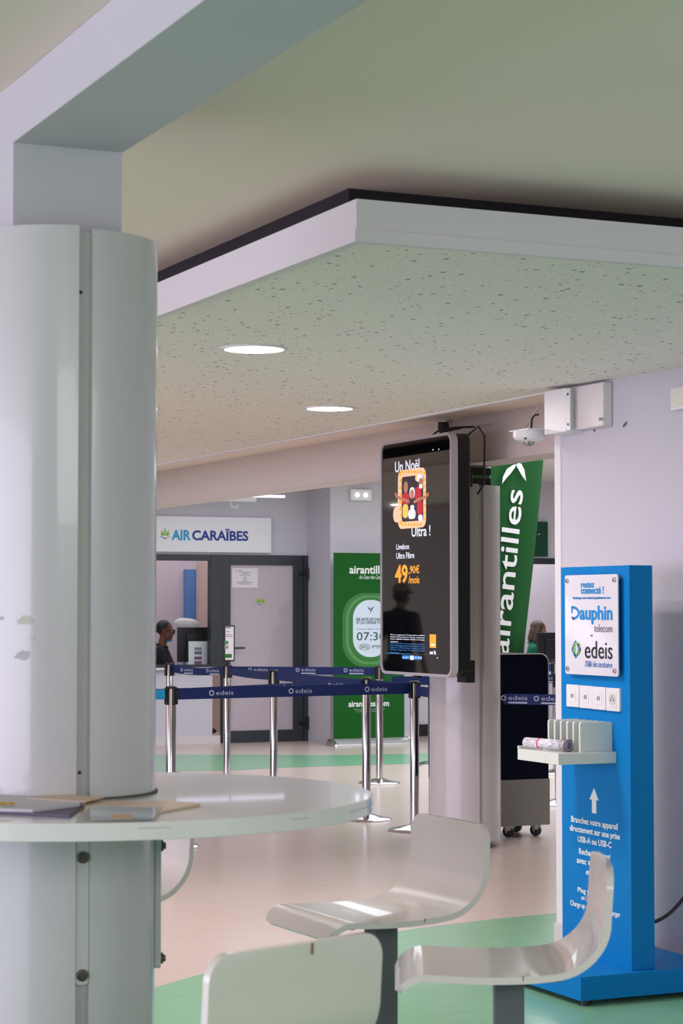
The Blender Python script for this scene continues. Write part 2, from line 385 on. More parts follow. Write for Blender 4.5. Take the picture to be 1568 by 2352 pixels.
# window frame of the counter and the door
def window_frame(name, x0, x1, z0, z1, mull=()):
    o = bpy.data.objects.new(name, None); COL.objects.link(o); o.location = (x0, FY, z0); o['kind'] = 'structure'
    bm = NB(); t = .07
    box(bm, (x0, FY - .02, z1 - t), (x1, FY + .08, z1)); box(bm, (x0, FY - .02, z0), (x1, FY + .08, z0 + .03))
    box(bm, (x1 - .08, FY - .02, z0), (x1, FY + .08, z1)); box(bm, (x0, FY - .02, z0), (x0 + .08, FY + .08, z1))
    part('window_frame', bm, FRAMEM, o)
    part('pane', box(NB(), (x0 + .06, FY + .025, z0 + .02), (x1 - .06, FY + .031, z1 - .06)), GLASS, o)
    return o
wx = PY(482, 1500, FY).x
window_frame('window_1', BX1, D0 + .0, ZS, ZT)
part('mullion', box(NB(), (wx, FY - .03, ZS), (D0, FY + .08, ZT)), FRAMEM, bpy.data.objects['window_1'])
window_frame('window_2', 10.5, 16.5, ZS, ZT)
def door():
    o = bpy.data.objects.new('door_1', None); COL.objects.link(o); o.location = (D0, FY, 0); o['kind'] = 'structure'
    gx0, gx1 = PY(527, 1500, FY).x, PY(672, 1500, FY).x; gz0, gz1 = PY(600, 1677, FY).z, PY(600, 1298, FY).z
    bm = NB()
    box(bm, (D0, FY - .03, .0), (gx0, FY + .05, ZT)); box(bm, (gx1, FY - .03, .0), (D1 - .05, FY + .05, ZT))
    box(bm, (gx0, FY - .03, 0.0), (gx1, FY + .05, gz0)); box(bm, (gx0, FY - .03, gz1), (gx1, FY + .05, ZT))
    box(bm, (D1 - .048, FY - .05, 0), (D1 - .002, FY + .05, ZT))
    part('door_frame', bm, FRAMEM, o, bevel=.004)
    part('pane', box(NB(), (gx0, FY, gz0), (gx1, FY + .02, gz1)), FROST, o)
    bm = NB(); p = PY(548, 1488, FY)
    tube(bm, [(p.x - .12, FY - .03, p.z), (p.x - .12, FY - .08, p.z), (p.x + .04, FY - .08, p.z)], .011)
    part('door_handle', bm, BLACK, o, smooth=True)
    for py in (1318, 1660):
        p = PY(690, py, FY); bm = NB(); tube(bm, [(p.x + .06, FY - .06, p.z - .07), (p.x + .06, FY - .06, p.z + .07)], .02); tube(bm, [(p.x - .03, FY - .045, p.z), (p.x + .05, FY - .045, p.z)], .02)
        part('hinge', bm, BLACK, o)
    leafmark(o, 'Y', FY - .001, 584, 1368, 613, 1391, (0, -1, 0))
    _, w_, h_, c = rect_px('Y', FY - .003, 532, 1305, 592, 1350)
    part('notice', box(NB(), (c.x - w_ / 2, FY - .005, c.z - h_ / 2), (c.x + w_ / 2, FY - .001, c.z + h_ / 2)), mat('notice_paper', (226, 216, 224), .6, var=.01), o)
    for k, (a, b) in enumerate(((540, 556), (547, 577), (556, 570), (550, 575), (560, 565), (558, 567), (560, 565), (556, 569), (543, 580), (549, 574))):
        _, w2, h2, c2 = rect_px('Y', FY - .006, a, 1310 + k * 3.4, b, 1311.2 + k * 3.4)
        part('notice_line', box(NB(), (c2.x - w2 / 2, FY - .007, c2.z - h2 / 2), (c2.x + w2 / 2, FY - .0052, c2.z + h2 / 2)), TXGREY, o)
door()
# beams
bz = 2.39
struct('ceiling_beam_far', box(NB(), (BX0, -7, bz), (BX1, 27, 3.1)), PINKW)
# soffit
SX0, SY0, SZ0, SZ1 = 2.33, 5.04, 2.48, 2.59
sof = bpy.data.objects.new('ceiling_panel', None); COL.objects.link(sof); sof.location = (SX0, SY0, SZ0); sof['kind'] = 'structure'
part('perforated_board', box(NB(), (SX0 + .01, SY0 + .01, SZ0), (XR + .02, 20.8, SZ1 - .02)), PERF, sof)
bm = NB(); box(bm, (SX0, SY0, SZ0 - .004), (XR - .001, SY0 + .03, SZ1)); box(bm, (SX0, SY0 + .03, SZ0 - .004), (SX0 + .03, 20.8, SZ1))
box(bm, (SX0 - .007, SY0 - .007, SZ0 - .006), (XR - .001, SY0 - .0002, SZ0 + .028)); box(bm, (SX0 - .007, SY0 + .0002, SZ0 - .006), (SX0 - .0002, 20.8, SZ0 + .028))
part('edge_trim', bm, EDGE, sof)
part('gap_shade_block', box(NB(), (SX0 + .11, SY0 + .29, SZ1 - .02), (XR - .2, 20.5, ZC)), GAPSHADE, sof)  # dark filler block, its colour stands for the shadow above the panel edge
bm = box(NB(), (XR - .0, 8.2, SZ0 - .006), (XR + .03, 20.8, SZ0 + .006)); part('rear_edge_strip', bm, EDGE, sof)

def downlight(x, y, label):
    t = thing('ceiling_light', label, 'light', (x, y, SZ0), 0, 'round recessed ceiling lights')
    bm = NB(); lathe(bm, [(.112, .0), (.112, -.006), (.128, -.006), (.130, -.002), (.130, 0.0)], (x, y, SZ0), seg=48)
    part('rim', bm, EDGE, t, smooth=True)
    part('diffuser', lathe(NB(), [(.0, -.004), (.113, -.004), (.113, -.0065), (0, -.0068)], (x, y, SZ0), seg=48), LEDM, t)
for px, py, lb in ((583, 800, 'large glowing recessed ceiling light, the nearer of the two in full view'),
                   (757, 937, 'glowing recessed ceiling light, the farther and smaller of the two in full view'),
                   (291, 800, 'glowing recessed ceiling light mostly hidden by the foreground column, upper one at its edge'),
                   (308, 937, 'glowing recessed ceiling light mostly hidden by the foreground column, lower one at its edge')):
    p = PZ(px, py, SZ0); downlight(p.x, p.y, lb)
for x, y in ((2.57, 17.9),):
    downlight(x, y, 'recessed ceiling light reflected in the glass of the portrait screen')

# ------------------------------------------------------------------ cladded columns
def column(label, cx, cy, r, zb, zt, ztop, px0, px1, py0, py1, gw=.032):
    t = thing('clad_column', label, 'column', (cx, cy, 0))
    part('pillar', box(NB(), (px0, py0, 0), (px1, py1, ztop)), BEAM, t)
    gh = gw
    n = 40
    for sg in (1, -1):
        bm = NB(); ga = math.asin(gh / 2 / r); pts = []
        for k in range(n + 1):
            a = -math.pi / 2 + ga + (math.pi - 2 * ga) * k / n
            pts.append((cx + sg * r * math.cos(a), cy + r * math.sin(a), zb))
        inner = [(cx + (p[0] - cx) * .975 + sg * .0, cy + (p[1] - cy) * .975, zb) for p in pts]
        # return lips into the groove
        prism(bm, pts + inner[::-1], (0, 0, zt - zb + (.006 if sg < 0 else 0)))
        box(bm, (cx + sg * gh / 2, cy - r * .99, zb), (cx + sg * (gh / 2 + .004), cy - r * .82, zt)); box(bm, (cx + sg * gh / 2, cy + r * .82, zb), (cx + sg * (gh / 2 + .004), cy + r * .99, zt))
        part('cladding_shell', bm, CLAD, t, smooth=True)
    bm = NB(); box(bm, (cx - gh / 2, cy - r * .93, zb), (cx + gh / 2, cy - r * .90, zt - .006)); box(bm, (cx - gh / 2, cy + r * .90, zb), (cx + gh / 2, cy + r * .93, zt - .006))
    part('groove_strip', bm, GROOVE, t)
    return t
CX, CY, CR = 1.409, 4.69, .225
TZ = 1.5 - .425; TH = .036
fp = PY(31, 330, CY - .14); fq = PY(280, 345, CY - .14)
near = column('large white round column with a dark vertical groove passing through the round table', CX, CY, CR, 0, 2.345, ZC + .0, fp.x, fq.x, CY - .14, CY + .10)
bzn = PY(31, 327, CY - .14).z
struct('ceiling_beam_near', box(NB(), (fp.x - .0005, -7, bzn), (fq.x + .0005, CY + .101, ZC - .001)), BEAM)
# bolted table brackets in the grooves
def bracket(cy_, nrm, zlo, zhi, bolts):
    n = V(nrm); s = V((-n.y, n.x, 0)); c = V((CX, CY, 0)) + n * (CR * .955 if abs(n.y) > .5 else CR + .0)
    wd = .03; tk = .007 if abs(n.y) > .5 else .014
    bm = NB(); pts = [c + s * x + ZV * ((zlo + zhi) / 2 + y) for x, y in rrect(wd, zhi - zlo, .008)]
    prism(bm, pts, n * tk); o = part('bracket', bm, CLAD, near, bevel=.0015)
    for z in bolts:
        bm = NB(); lathe(bm, [(.013, 0.0), (.013, .004), (.010, .006), (.008, .006), (.0075, .011), (.004, .011), (.004, .008), (0, .008)], c + n * tk + ZV * z, axis=n, seg=18)
        part('bolt', bm, DARKBOLT, o, smooth=True)
zA = PY(184, 1970, CY - CR).z; zB = PY(184, 2241, CY - CR).z; zL = PY(184, 2264, CY - CR).z
bracket(0, (0, -1, 0), zL, TZ - TH - .001, (zA, zB))
bracket(0, (.955, -.296, 0), zL, TZ - TH - .001, (zA, zB))
for px, py in ((193, 672), (190, 1774)):
    p = PY(px, py, CY - CR * .93); part('rivet', lathe(NB(), [(.004, 0), (.004, .002), (0, .003)], p, axis=(0, -1, 0), seg=12), BLACK, near)
for ch_ in near.children:
    if ch_.name.split('.')[0] in ('cladding_shell', 'groove_strip', 'bracket', 'rivet'): ch_.rotation_euler.z = -.036
# scuffs on the cladding
def scuff(px, py, s, m):
    r = ray(px, py); a = r.x ** 2 + r.y ** 2; b = -2 * (r.x * CX + r.y * CY); c_ = CX ** 2 + CY ** 2 - (CR + .0004) ** 2
    t = (-b - math.sqrt(max(0, b * b - 4 * a * c_))) / (2 * a); p = C0 + r * t; n = V((p.x - CX, p.y - CY, 0)).normalized(); u = ZV.cross(n)
    bm = NB(); pts = []
    for k in range(14):
        a_ = 2 * math.pi * k / 14; rr = s * (.55 + .45 * random.random()); pts.append(p + u * rr * 1.3 * math.cos(a_) + ZV * rr * .8 * math.sin(a_))
    prism(bm, pts, n * .0004); part('scuff_mark', bm, m, near)
SC1 = mat('scuff_cream', (206, 202, 190), .6); SC2 = mat('scuff_grey', (190, 188, 190), .6)
for px, py, s, m in ((58, 1424, .017, SC1), (50, 1428, .012, SC1), (73, 1464, .006, SC1), (2, 1420, .007, SC2), (53, 1505, .015, SC2), (36, 1510, .005, SC2)): scuff(px, py, s, m)

def far_column():
    u = (1066.5 - 784) / FPX * 13.3; c = HV * 13.3 + RV * u
    return c.x, c.y
GX, GY = far_column(); GR = .225
far = column('white round column in the background behind the portrait screen', GX, GY, GR, .045, PY(1120, 1114, GY - GR).z, bz, GX - .10, GX + .10, GY - .10, GY + .10)

# ------------------------------------------------------------------ round table
tx, ty, TR = 1.454, 4.61, .652
t = thing('round_table', 'round white high table built around the foreground column', 'table', (tx, ty, TZ - TH))
def ring_bm(z0, z1, ro, seg=128):
    bm = NB(); rings = []
    hr = CR + .004
    for z in (z0, z1):
        rings.append(([bm.verts.new((tx + ro * math.cos(2 * math.pi * k / seg), ty + ro * math.sin(2 * math.pi * k / seg), z)) for k in range(seg)],
                      [bm.verts.new((CX + hr * math.cos(2 * math.pi * k / seg), CY + hr * math.sin(2 * math.pi * k / seg), z)) for k in range(seg)]))
    for k in range(seg):
        k2 = (k + 1) % seg
        bm.faces.new((rings[1][0][k], rings[1][0][k2], rings[1][1][k2], rings[1][1][k])); bm.faces.new((rings[0][0][k2], rings[0][0][k], rings[0][1][k], rings[0][1][k2]))
        bm.faces.new((rings[0][0][k], rings[0][0][k2], rings[1][0][k2], rings[1][0][k])); bm.faces.new((rings[0][1][k2], rings[0][1][k], rings[1][1][k], rings[1][1][k2]))
    return bm
part('tabletop', ring_bm(TZ - TH, TZ, TR), LAM, t, bevel=.002)
for a0, a1, dz in ((-1.72, -1.62, -.012), (-1.18, -1.10, -.013), (-.85, -.62, -.0155), (-.55, -.30, -.0165)):
    bm = NB(); pts = [(tx + (TR + .0003) * math.cos(a0 + (a1 - a0) * k / 8), ty + (TR + .0003) * math.sin(a0 + (a1 - a0) * k / 8), TZ + dz) for k in range(9)]
    tube(bm, pts, .0004, 6); part('scratch_mark', bm, mat('scratch_dark', (120, 122, 112), .8), t)
bm = NB(); pts = [(CX + (CR + .004) * math.cos(a), CY + (CR + .004) * math.sin(a), TZ + .003) for a in [-1.6 + 1.75 * k / 20 for k in range(21)]]
tube(bm, pts, .0022, 6); part('joint_seal', bm, mat('dark_sealant', (84, 76, 70), .7), t)

# brochures on the table (all lie on z = TZ)
def sheet(name, label, cat, corners, z, th, m, group=None, extra=None):
    pts = [V((p.x, p.y, z)) for p in [PZ(a, b, z) for a, b in corners]]
    o = part(name, prism(NB(), pts, (0, 0, th)), m, None); tag(o, label, cat, group); return o
sheet('brochure', 'grey brochure lying flat on the white table, bottom of the loose pile', 'brochure', [(-60, 1866), (160, 1878), (186, 1858), (10, 1840)], TZ + .0005, .005, PLUM)
o = sheet('magazine', 'pale magazine with worn corner in the loose pile on the table', 'magazine', [(-60, 1862), (75, 1866), (182, 1852), (192, 1838), (0, 1828)], TZ + .0058, .006, PAPERG)
o = sheet('envelope', 'brown kraft envelope lying across the back of the pile', 'envelope', [(60, 1834), (196, 1843), (240, 1832), (130, 1824)], TZ + .012, .0015, KRAFT)
o = sheet('leaflet', 'white leaflet at the left edge of the picture on the table', 'leaflet', [(-80, 1828), (8, 1822), (40, 1814), (-60, 1806)], TZ + .014, .003, PAPER)
o = sheet('envelope', 'flat beige envelope under the clear display holder, its corner pointing right', 'envelope', [(192, 1872), (350, 1872), (461, 1851), (400, 1845), (200, 1843)], TZ + .0005, .005, KRAFT)
hold = thing('display_holder', 'clear plastic leaflet holder lying on the beige envelope', 'holder', PZ(270, 1875, TZ + .006)); hold.location.z = TZ + .0058
def rr_px(c4, z): return [V((q.x, q.y, z)) for q in [PZ(a, b, z) for a, b in c4]]
part('tray', prism(NB(), rr_px([(184, 1876), (352, 1880), (372, 1856), (212, 1852)], TZ + .0058), (0, 0, .0014)), CLEAR, hold)
part('lip', prism(NB(), rr_px([(208, 1882), (350, 1882), (352, 1879), (208, 1879)], TZ + .0058), (0, 0, .014)), CLEAR, hold)
part('label_strip', prism(NB(), rr_px([(256, 1880), (302, 1880), (302, 1879.4), (256, 1879.4)], TZ + .0074), (0, 0, .008)), OCHRE, hold)
bm = NB(); q0 = PZ(-20, 1850, TZ + .0145); q1 = PZ(30, 1848, TZ + .0145); pts = []
for k in range(60):
    s = k / 59; p = q0.lerp(q1, s); amp = .001 + .005 * (s > .6)
    pts.append(p + V((math.sin(k * 1.9) * amp, math.cos(k * 1.3) * amp, .001 + .002 * math.sin(k * 2.3) + .002)))
tag(part('string', tube(NB(), pts, .0018, 6), YEL, None, smooth=True), 'twisted yellow string lying on the magazine pile', 'string')

# ------------------------------------------------------------------ stools
def make_stool(label):
    W, L, HB, RK, ZS_, T = 0.391, 0.462, 0.221, 0.007, 0.723, .015
    t = thing('bar_stool', label, 'stool', (0, 0, 0), 0, 'white shell stools around the round table')
    # side profile (x forward, z), measured on the upper surface
    prof = []
    def add(x, z): prof.append(V((x, 0, z)))
    fx = L / 2
    for k in range(7):                                   # drooping front lip
        a = math.radians(62 - 62 * k / 6); R_ = .075; add(fx - .066 + R_ * math.sin(a), ZS_ - R_ + R_ * math.cos(a))
    for k in range(1, 8): add(fx - .066 - (L - .066 - .12) * k / 8, ZS_ - .004 * math.sin(math.pi * k / 8) * 1.5)
    bx = -L / 2 + .122; Rb = .112
    for k in range(11):
        a = math.radians(92 * k / 10); add(bx + .02 - Rb * 1.1 * math.sin(a), ZS_ + Rb - Rb * math.cos(a))
    top = prof[-1].copy()
    for k in range(1, 7): add(top.x - RK * k / 6, top.z + (ZS_ + HB - top.z) * k / 6)
    # resample
    NW = 14; bm = NB(); c0 = [0]
    for a, b in zip(prof, prof[1:]): c0.append(c0[-1] + (b - a).length)
    tot = c0[-1]
    def at_s(s):
        for i in range(len(prof) - 1):
            if s <= c0[i + 1] + 1e-9: return prof[i].lerp(prof[i + 1], (s - c0[i]) / (c0[i + 1] - c0[i]))
        return prof[-1].copy()
    RCN = .045
    cum = sorted(set([round(RCN * (1 - math.cos(math.pi / 2 * k / 8)), 5) for k in range(9)] + [round(tot - RCN * (1 - math.cos(math.pi / 2 * k / 8)), 5) for k in range(9)] + [round(RCN + (tot - 2 * RCN) * k / 34, 5) for k in range(35)]))
    cum[-1] = tot; prof = [at_s(s) for s in cum]; n = len(prof)
    def shell_pt(i, v, off):
        p = prof[i]; d = (prof[min(i + 1, n - 1)] - prof[max(i - 1, 0)]).normalized(); nr = V((d.z, 0, -d.x))      # underside/back normal
        s = cum[i]; rc = .045; e = min(s, tot - s); hw = W / 2
        if e < rc: hw = W / 2 - rc + math.sqrt(max(0, rc * rc - (rc - e) ** 2)) * 1.0
        # slight waist at the bend
        dish = .008 * (1 - (v) ** 2) if s > tot * .62 else 0
        p2 = p + V((-dish, 0, 0))
        return V((p2.x, v * hw, p2.z)) + (-nr if nr.z > 0 or nr.x > 0 else nr) * off
    rows = []
    for i in range(n):
        rows.append(([bm.verts.new(shell_pt(i, -1 + 2 * j / NW, 0)) for j in range(NW + 1)], [bm.verts.new(shell_pt(i, -1 + 2 * j / NW, T)) for j in range(NW + 1)]))
    for a, b in zip(rows, rows[1:]):
        for j in range(NW):
            bm.faces.new((a[0][j], a[0][j + 1], b[0][j + 1], b[0][j])); bm.faces.new((a[1][j + 1], a[1][j], b[1][j], b[1][j + 1]))
        for j, f in ((0, 0), (NW, 1)):
            q = (a[0][j], b[0][j], b[1][j], a[1][j]); bm.faces.new(q if not f else q[::-1])
    for rw in (rows[0], rows[-1]):
        for j in range(NW): bm.faces.new((rw[0][j], rw[0][j + 1], rw[1][j + 1], rw[1][j]))
    sh = part('seat_shell', bm, SHELL, t, smooth=True, local=True)
    bm = NB(); box(bm, (-.13, -.075, ZS_ - T - .022), (.13, .075, ZS_ - T - .006)); part('seat_plate', bm, LEGM, t, bevel=.003, local=True)
    bm = NB(); box(bm, (-.052, -.033, .012), (.014, .033, ZS_ - T - .02)); part('pedestal', bm, LEGM, t, bevel=.004, local=True)
    bm = NB(); lathe(bm, [(.20, 0), (.20, .008), (.19, .014), (.05, .02), (0, .02)], (0, 0, 0.0)); part('base_plate', bm, LEGM, t, smooth=True, local=True)
    for sx, sy in ((.09, .05), (.09, -.05), (-.09, .05), (-.09, -.05)):
        part('screw', lathe(NB(), [(.007, 0), (.007, -.004), (0, -.006)], (sx, sy, ZS_ - T - .022), seg=10), DARKBOLT, t, local=True)
    part('edge_wear', box(NB(), (-L / 2 + .19, W / 2 - .001, ZS_ - T + .003), (-L / 2 + .1925, W / 2 + .0006, ZS_ - .002)), WORN, sh, local=True)
    part('edge_wear', box(NB(), (-L / 2 - .0145, -.02, ZS_ + HB - .020), (-L / 2 + .004, -.0175, ZS_ + HB - .001)), WORN, sh, local=True)
    return t
st1 = make_stool('white moulded bar stool right of the table, seen side-on in front of the far column')
st1.location = (2.33, 4.931, 0); st1.rotation_euler = (0, 0, 3.185)
dup(st1, (2.247, 4.108, 0), 2.69, 'white moulded bar stool in front of the blue charging totem, backrest covering its text')
dup(st1, (1.309, 3.444, 0), 1.911, 'white moulded bar stool at the bottom of the picture with its backrest towards us')
dup(st1, (1.73, 5.51, 0), 3.42, 'white moulded bar stool half hidden behind the foreground column, under the table')

# ------------------------------------------------------------------ blue charging totem
KX, KY0, KY1 = 4.35, 6.905, 7.425
KXB = 4.455; KZ0 = .112; KZT = PX(1445, 1298, KX).z
k = thing('charging_totem', 'tall bright blue phone charging totem with white lettering beside the wall', 'charging station', (4.42, 7.15, 0))
part('base', box(NB(), (4.10, 6.865, .022), (4.74, 7.47, KZ0)), BLUE, k, bevel=.0015)
for x, y in ((4.14, 6.90), (4.70, 6.90), (4.14, 7.43), (4.70, 7.43)): part('foot', lathe(NB(), [(.022, 0), (.022, .022)], (x, y, 0), seg=14), BLACK, k)
part('body', box(NB(), (KX, KY0, KZ0), (KXB, KY1, KZT)), BLUE, k, bevel=.0015)
# acrylic plate
a = PX(1299, 1440, KX - .02); b = PX(1420.5, 1440, KX - .02); zt = PX(1360, 1320, KX - .02).z; zb = PX(1360, 1551, KX - .02).z
cpl = V((KX - .018, (a.y + b.y) / 2, (zt + zb) / 2)); pw = abs(a.y - b.y); ph = zt - zb
pl = part('acrylic_plate', plate(NB(), cpl, XN, ZV, pw, ph, .012, (-.006, 0, 0)), ACRYL, k, bevel=.001)
for sx in (-1, 1):
    for sz in (-1, 1):
        c = cpl + XN * sx * (pw / 2 - .022) + ZV * sz * (ph / 2 - .022)
        part('standoff', lathe(NB(), [(.008, .0), (.008, .024), (.0095, .024), (.0095, .029), (.006, .031), (0, .031)], V((KX, c.y, c.z)), axis=(-1, 0, 0), seg=18), STEEL, k, smooth=True)
PXP = KX - .0245
def ktx(s, m, x0, y0, x1, y1, val=PXP, **kw): return txt('lettering', s, m, k, 'X', val, x0, y0, x1, y1, **kw)
ktx('restez', TXB, 1334, 1337, 1364, 1350, bold=.018)
ktx('connecté !', TXB, 1334, 1347, 1386, 1364, bold=.018)
ktx('Rechargez votre batterie gratuitement avec', TXB, 1316, 1370, 1402, 1377.5, bold=.01)
ktx('auphin', TXB, 1331, 1391, 1406, 1434, bold=.025)
# stylised D
bm = NB(); _, w_, h_, c = rect_px('X', PXP, 1312, 1392, 1330, 1424)
def ringpoly(c, U, w, h, th, a0, a1, n=20):
    o = []; i = []
    for q in range(n + 1):
        a = math.radians(a0 + (a1 - a0) * q / n); o.append(c + U * math.cos(a) * w / 2 + ZV * math.sin(a) * h / 2)
        i.append(c + U * math.cos(a) * (w / 2 - th) + ZV * math.sin(a) * (h / 2 - th))
    return o + i[::-1]
prism(bm, ringpoly(c - XN * w_ * .35, XN, w_ * 1.7, h_, .011, -90, 90), (-.001, 0, 0))
prism(bm, [c + XN * x + ZV * z for x, z in ((-w_ / 2, h_ / 2), (-w_ / 2 + w_ * .2, h_ / 2), (-w_ / 2 + w_ * .2, h_ / 2 - .011), (-w_ / 2 + .008, h_ / 2 - .011), (-w_ / 2 + .008, -h_ * .02), (-w_ / 2, -h_ * .02))], (-.001, 0, 0))
prism(bm, [c + XN * x + ZV * z for x, z in ((-w_ * .32, -h_ / 2 + .011), (-w_ * .32, -h_ / 2), (-w_ * .2, -h_ / 2), (-w_ * .2, -h_ / 2 + .011))], (-.001, 0, 0))
part('letter_mark', bm, TXB, k)
part('dot_mark', lathe(NB(), [(.004, 0), (.004, .001), (0, .001)], c + XN * (-w_ / 2 + .004) - ZV * h_ * .32, axis=(-1, 0, 0), seg=12), SCRR, k)
ktx('telecom', TXGREY, 1364, 1434, 1406, 1452)
ktx('et', TXB, 1356, 1457, 1361, 1462)
ktx('edeis', TXK, 1343, 1473, 1406, 1513)
_, w_, h_, c = rect_px('X', PXP, 1312, 1470, 1334, 1513)
def loop_mark(parent, c, U, Vv, w, h, th, m, N, corners=5, a0=90, name='ring_mark', dep=.001):
    o = []; i = []
    for q in range(60):
        a = 2 * math.pi * q / 60; kk = math.cos(math.pi / corners) / math.cos(((a - math.radians(a0)) % (2 * math.pi / corners)) - math.pi / corners)
        kk = kk * .55 + .45 * .93
        o.append(c + U * math.cos(a) * w / 2 * kk + Vv * math.sin(a) * h / 2 * kk); i.append(c + U * math.cos(a) * (w / 2 * kk - th) + Vv * math.sin(a) * (h / 2 * kk - th))
    bm = NB()
    for q in range(60): prism(bm, [o[q], o[(q + 1) % 60], i[(q + 1) % 60], i[q]], V(N) * dep)
    return part(name, bm, m, parent)
loop_mark(k, c - V((0, 0, .0)), XN, ZV, w_ * 1.0, h_ * .84, .006, TXK, (-1, 0, 0), 4, 0)
loop_mark(k, c - XN * .004 - V((.0008, 0, 0)), XN, ZV, w_ * .72, h_ * 1.0, .0055, TXB, (-1, 0, 0), 4, 90)
loop_mark(k, c + XN * .008 + ZV * .004 - V((.0016, 0, 0)), XN, ZV, w_ * .74, h_ * .8, .0055, LEAFG, (-1, 0, 0), 4, 45)
ktx("l'Allié des territoires", PALEB, 1343, 1518, 1406, 1533, shear=.4)
for i, x0 in enumerate((1300.5, 1330.5, 1360, 1391.5)):
    x1 = x0 + 28.5 + i * .8; off = i * 2.6
    _, w_, h_, c = rect_px('X', KX - .01, x0, 1572.5 + off, x1, 1623.5 + off + i * .7); c.x = KX
    sk = part('socket', plate(NB(), c, XN, ZV, w_, h_, .004, (-.011, 0, 0)), PLASTIC, k, bevel=.0012)
    cc = V((KX - .0112, c.y, c.z))
    if i < 3:
        part('insert', plate(NB(), cc, XN, ZV, w_ * .5, h_ * .52, .002, (-.0015, 0, 0)), PLASTIC, sk, bevel=.0006)
        bm = NB()
        for s in (-1, 1): box(bm, (cc.x - .0022, cc.y + s * .0065 - .0022, cc.z - .008), (cc.x - .0014, cc.y + s * .0065 + .0022, cc.z + .008))
        part('usb_port', bm, BLACK, sk)
    else:
        part('insert', plate(NB(), cc, XN, ZV, w_ * .56, h_ * .66, .002, (-.0015, 0, 0)), PLASTIC, sk, bevel=.0006)
        part('power_outlet', lathe(NB(), [(.0225, 0), (.0225, .0015), (.021, .0015), (.019, .0006), (0, .0006)], V((KX - .0124, c.y, c.z)), axis=(-1, 0, 0), seg=28), mat('outlet_grey', (196, 200, 196), .4), sk, smooth=True)
        bm = NB()
        for dy, dz, rr in ((.0095, -.002, .0028), (-.0095, -.002, .0028), (0, .008, .0022)): lathe(bm, [(rr, 0), (rr, .0012)], V((KX - .0134, c.y + dy, c.z + dz)), axis=(-1, 0, 0), seg=10)
        part('pin_hole', bm, BLACK, sk)
# arrow and instructions
_, w_, h_, c = rect_px('X', KX, 1354, 1810, 1374.5, 1868); bm = NB()
ar = [(0, .5), (.5, .03), (.24, .03), (.24, -.5), (-.24, -.5), (-.24, .03), (-.5, .03)]
prism(bm, [c + XN * (x * w_) + ZV * (y * h_) for x, y in ar], (-.001, 0, 0)); part('arrow_mark', bm, WHITEP, k)
for s, x0, y0, x1, y1, bo in (('Branchez votre appareil', 1312, 1882.5, 1418.5, 1901.5, .022), ('directement sur une prise', 1309, 1904, 1423.5, 1923, .022), ('USB-A ou USB-C', 1327, 1926.5, 1404, 1941, .022),
                  ('Rechargez aussi', 1330, 1954.5, 1401, 1973, .022), ('avec votre câble', 1325, 1976, 1408, 1991, .022), ('et chargeur', 1346, 2001, 1396, 2018, .022),
                  ('Plug your device', 1327, 2046, 1404, 2061, .022), ('on USB-A or USB-C', 1335, 2063, 1404, 2075, .022), ('Charge up also with your charger', 1310, 2081, 1424, 2097, .022)):
    ktx(s, WHITEP, x0, y0, x1, y1, KX - .0003, bold=bo, res=2)
# shelf with fins
sh = part('shelf', box(NB(), (4.09, 7.005, PX(1280, 1757, 4.09).z), (KX, 7.325, PX(1280, 1731, 4.09).z)), SHELFM, k, bevel=.0015)
SZT = PX(1280, 1731, 4.09).z
bm = box(NB(), (4.09, 7.325 - .012, SZT), (4.2, 7.325, SZT + .012)); part('shelf_lip', bm, SHELFM, sh)
for i in range(6):
    y = 7.035 + i * .048; bm = NB()
    hgt = .115; xa, xb = 4.205, KX
    pts = [V((xa, y, SZT)), V((xb, y, SZT)), V((xb, y, SZT + hgt - .004)), V((xb - .006, y, SZT + hgt)), V((xa + .006, y, SZT + hgt)), V((xa, y, SZT + hgt - .006))]
    prism(bm, pts, (0, .011, 0)); part('phone_divider', bm, SHELFM, k, bevel=.001)
# rolled newspaper
np_ = thing('rolled_newspaper', 'rolled newspaper held by a rubber band on the totem shelf', 'newspaper', (4.13, 7.15, SZT))
p0 = V((4.115, 7.30, SZT + .024)); p1 = V((4.178, 7.07, SZT + .024))
d = (p1 - p0).normalized(); u = d.cross(ZV).normalized(); bm = NB(); sp = []
for q in range(90):
    a = q / 89 * 2 * math.pi * 2.6; r_ = .015 + .008 * q / 89
    sp.append(u * math.cos(a) * r_ + ZV * math.sin(a) * r_)
va = [bm.verts.new(p0 + s) for s in sp]; vb = [bm.verts.new(p1 + s * .92) for s in sp]
for q in range(89): bm.faces.new((va[q], va[q + 1], vb[q + 1], vb[q]))
nm = mat('newsprint', (226, 224, 226), .8, var=.02); nt = nm.node_tree; wv = nt.nodes.new('ShaderNodeTexNoise'); wv.inputs['Scale'].default_value = 160; wv.inputs['Detail'].default_value = 2
tcn = nt.nodes.new('ShaderNodeTexCoord'); mpn = nt.nodes.new('ShaderNodeMapping'); mpn.inputs['Scale'].default_value = (.3, .3, 2.2)
nt.links.new(tcn.outputs['Object'], mpn.inputs[0]); nt.links.new(mpn.outputs[0], wv.inputs['Vector'])
cr = nt.nodes.new('ShaderNodeValToRGB'); cr.color_ramp.elements[0].position = .42; cr.color_ramp.elements[1].position = .5
cr.color_ramp.elements[0].color = lin((176, 170, 186)); cr.color_ramp.elements[1].color = lin((232, 230, 234))
nt.links.new(wv.outputs['Fac'], cr.inputs[0]); nt.links.new(cr.outputs[0], nt.nodes['Principled BSDF'].inputs['Base Color'])
part('inner_sheet', lathe(NB(), [(.0205, 0), (.0205, .002), (0, .002)], p1 - d * .003, axis=d, seg=20), PLUM, np_)
nwo = part('paper_roll', bm, nm, np_, smooth=True); so = nwo.modifiers.new('s', 'SOLIDIFY'); so.thickness = .0006
